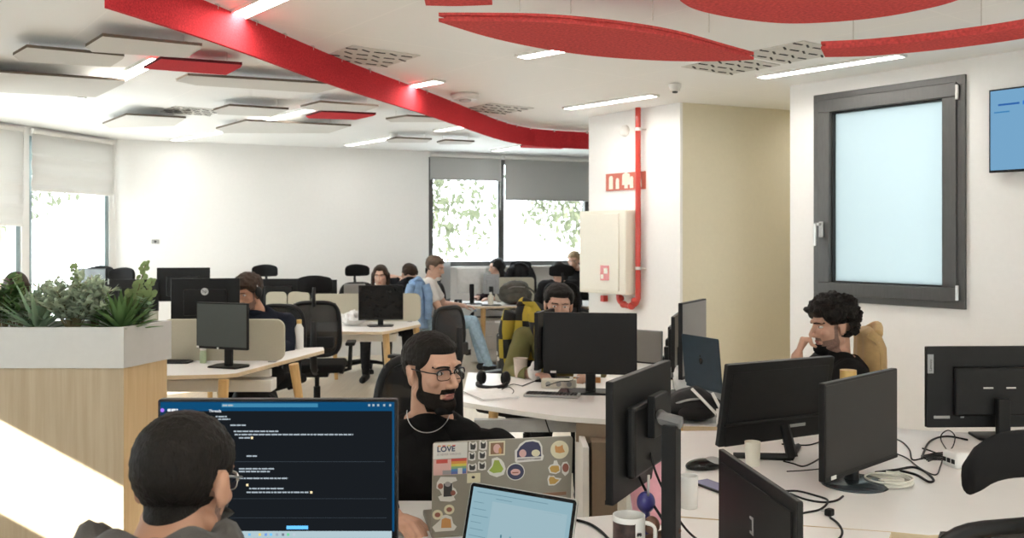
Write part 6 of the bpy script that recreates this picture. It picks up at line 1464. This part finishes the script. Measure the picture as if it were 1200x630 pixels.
# white tripod arms before the midnight laptop
p = at(828,0,4.18); t = thing('laptop_stand', 'white folding stand with thin legs before the midnight blue laptop', 'stand', (p.x,4.10,DESK))
for a, b_ in (((-.075,.05,.16),(.03,-.02,.05)),((.02,.05,.14),(.06,.0,.05)),((.03,-.02,.0),(.03,-.02,.08)),((.06,0,.0),(.06,0,.07))): 
    mb = MB(); mb.tube([a,b_],.0075,8); mb.build('stand_leg', M['white_plastic'], t, smooth=True)
mb = MB(); mb.box((.045,-.01,.05),(.05,.03,.02)); mb.build('stand_joint', M['grey_plastic'], t, bevel=.004)

# ------------------------------------------------------------------ cables
def C(label, pts, r=.0032, m='cord', z=.004, grp=None):
    P = [ (lev(q[0],q[1],DESK+ (q[2] if len(q) > 2 else 0)+r)) for q in pts]
    return cord('cable', label, P, r, m, grp)
G2 = 'black cables on the right desk'
C('black cable looping up beside the white power block, right desk', [(1080,537),(1087,520),(1097,513),(1112,511),(1134,515)], .004, grp=G2)
C('thin black cable standing in a loop left of the power block', [(1111,529),(1103,516,.0),(1104,508,.03),(1112,504,.05),(1119,511,.03),(1116,524,0),(1106,532)], .0025, grp=G2)
C('black cable running from the round base monitor towards the power block', [(1047,513),(1058,518),(1066,527),(1069,538),(1080,537),(1094,534),(1113,531)], .003, grp=G2)
C('long black cable sweeping past the white coil and back', [(1026,553),(1050,550),(1070,547),(1085,553),(1094,562),(1088,564),(1074,556),(1055,551)], .0045, grp=G2)
C('thin black cable crossing from the screen edge to the cable tangle', [(1047,530),(1062,536),(1078,548),(1096,556),(1102,546),(1106,532)], .0025, grp=G2)
for k in range(5): C(('uppermost','second','middle','fourth','lowest')[k]+' of the short black leads bundled into the white power block', [(1080+k*2,534+k*1.5),(1094,531+k*1.8),(1106,530+k*2.2),(1115,529+k*3.2)], .003, grp=G2)
C('short black lead with a plug end above the bundle', [(1081,525),(1088,527),(1096,530)], .003, grp=G2)
C('black cable from the slanted foot looping to the right', [(918,540),(930,543),(940,546),(950,543),(962,536)], .003, grp=G2)
C('black cable lying from the slanted foot towards the round base', [(922,552),(940,551),(962,549)], .002, grp=G2)
C('black cable behind the slanted foot monitor', [(916,520),(932,521),(948,521),(962,517)], .003, grp=G2)
C('double looped black cable in front of the round base', [(921,575),(935,575),(955,580),(970,586),(962,596),(945,600),(936,602),(930,606)], .0035, grp=G2)
C('black cable running from the double loop to the round base', [(926,578),(945,585),(965,588),(980,586),(988,581)], .0035, grp=G2)
C('black cable with a plug lying at the bottom of the right desk', [(973,606),(982,613),(987,622),(984,630),(972,638)], .0035, grp=G2)
p = D(972,604); t = thing('power_plug', 'black plug lying at the end of a cable, bottom of the right desk', 'plug', (p.x,p.y,DESK), .7); mb = MB(); mb.box((0,0,.011),(.028,.022,.022)); mb.build('plug_body', M['mono'], t, bevel=.005)
for k in (-1,1): mb = MB(); mb.tube([(k*.007,.011,.012),(k*.007,.026,.012)],.0022,8); mb.build('plug_pin', M['steel'], t)
p = D(1124,546); t = thing('power_block', 'white power block fed by black leads, under the curved headrest', 'power block', (p.x+.01,p.y,DESK), .2); mb = MB(); mb.box((0,0,.030),(.11,.08,.06)); mb.build('block_case', M['white_plastic'], t, bevel=.010, seg=3)
for k in range(3): mb = MB(); mb.box((-.056,-.024+.024*k,.026),(.004,.016,.016)); mb.build('block_port', M['mono'], t)
# coiled white cable
p = D(1041,567); t = thing('cable_coil', 'coiled white cable lying beside the round monitor base', 'cable', (p.x,p.y,DESK)); mb = MB()
pts = [(.078*math.cos(a)*(1+.06*math.sin(2.3*a)), .075*math.sin(a)*(1+.08*math.cos(1.7*a)), .005+.0012*a/1.6) for a in [2*PI*4.2*k/110 for k in range(111)]]; mb.tube(pts,.0036,6); mb.build('coil', M['cord_white'], t, smooth=True); mb = MB(); mb.box((.01,.0,.012),(.10,.016,.014),rz=.25); mb.build('coil_tie', M['cord_white'], t, bevel=.004)
C('black cable curving from the pale laptop across the near desk', [(663,609),(675,609),(690,613),(703,621),(714,632)], .004)
cord('cable', 'black cable hanging from the back of the monitor on the post', [at(744,545,2.62),at(752,565,2.58),at(765,590,2.50),at(778,612,2.45),at(785,640,2.42)], .004)
cord('cable', 'second black cable hanging from the monitor on the post, right one', [at(762,530,2.60),at(768,552,2.56),at(778,575,2.50),at(790,600,2.46),at(806,622,2.5),at(820,634,2.55)], .0035)
C('black cables lying across the pale socket box, middle desk', [(640,452,.05),(655,447,.05),(668,446,.052),(680,441,.02)], .003)
C('thin cable tangle beside the black headphones', [(583,460),(596,463),(602,458),(596,453),(588,456),(600,450),(612,452)], .0022)
C('black pen like cable before the tissue', [(612,452),(622,448),(634,444)], .003)
C('thin cable under the badge monitor, left bench', [(205,418.5),(222,417,.02),(236,416.5),(246,420)], .003)
cord('cable', 'thin grey cables hanging under the front of the middle desk', [at(637,485,4.42),at(641,497,4.42),at(645,512,4.42),at(640,530,4.42)], .003)
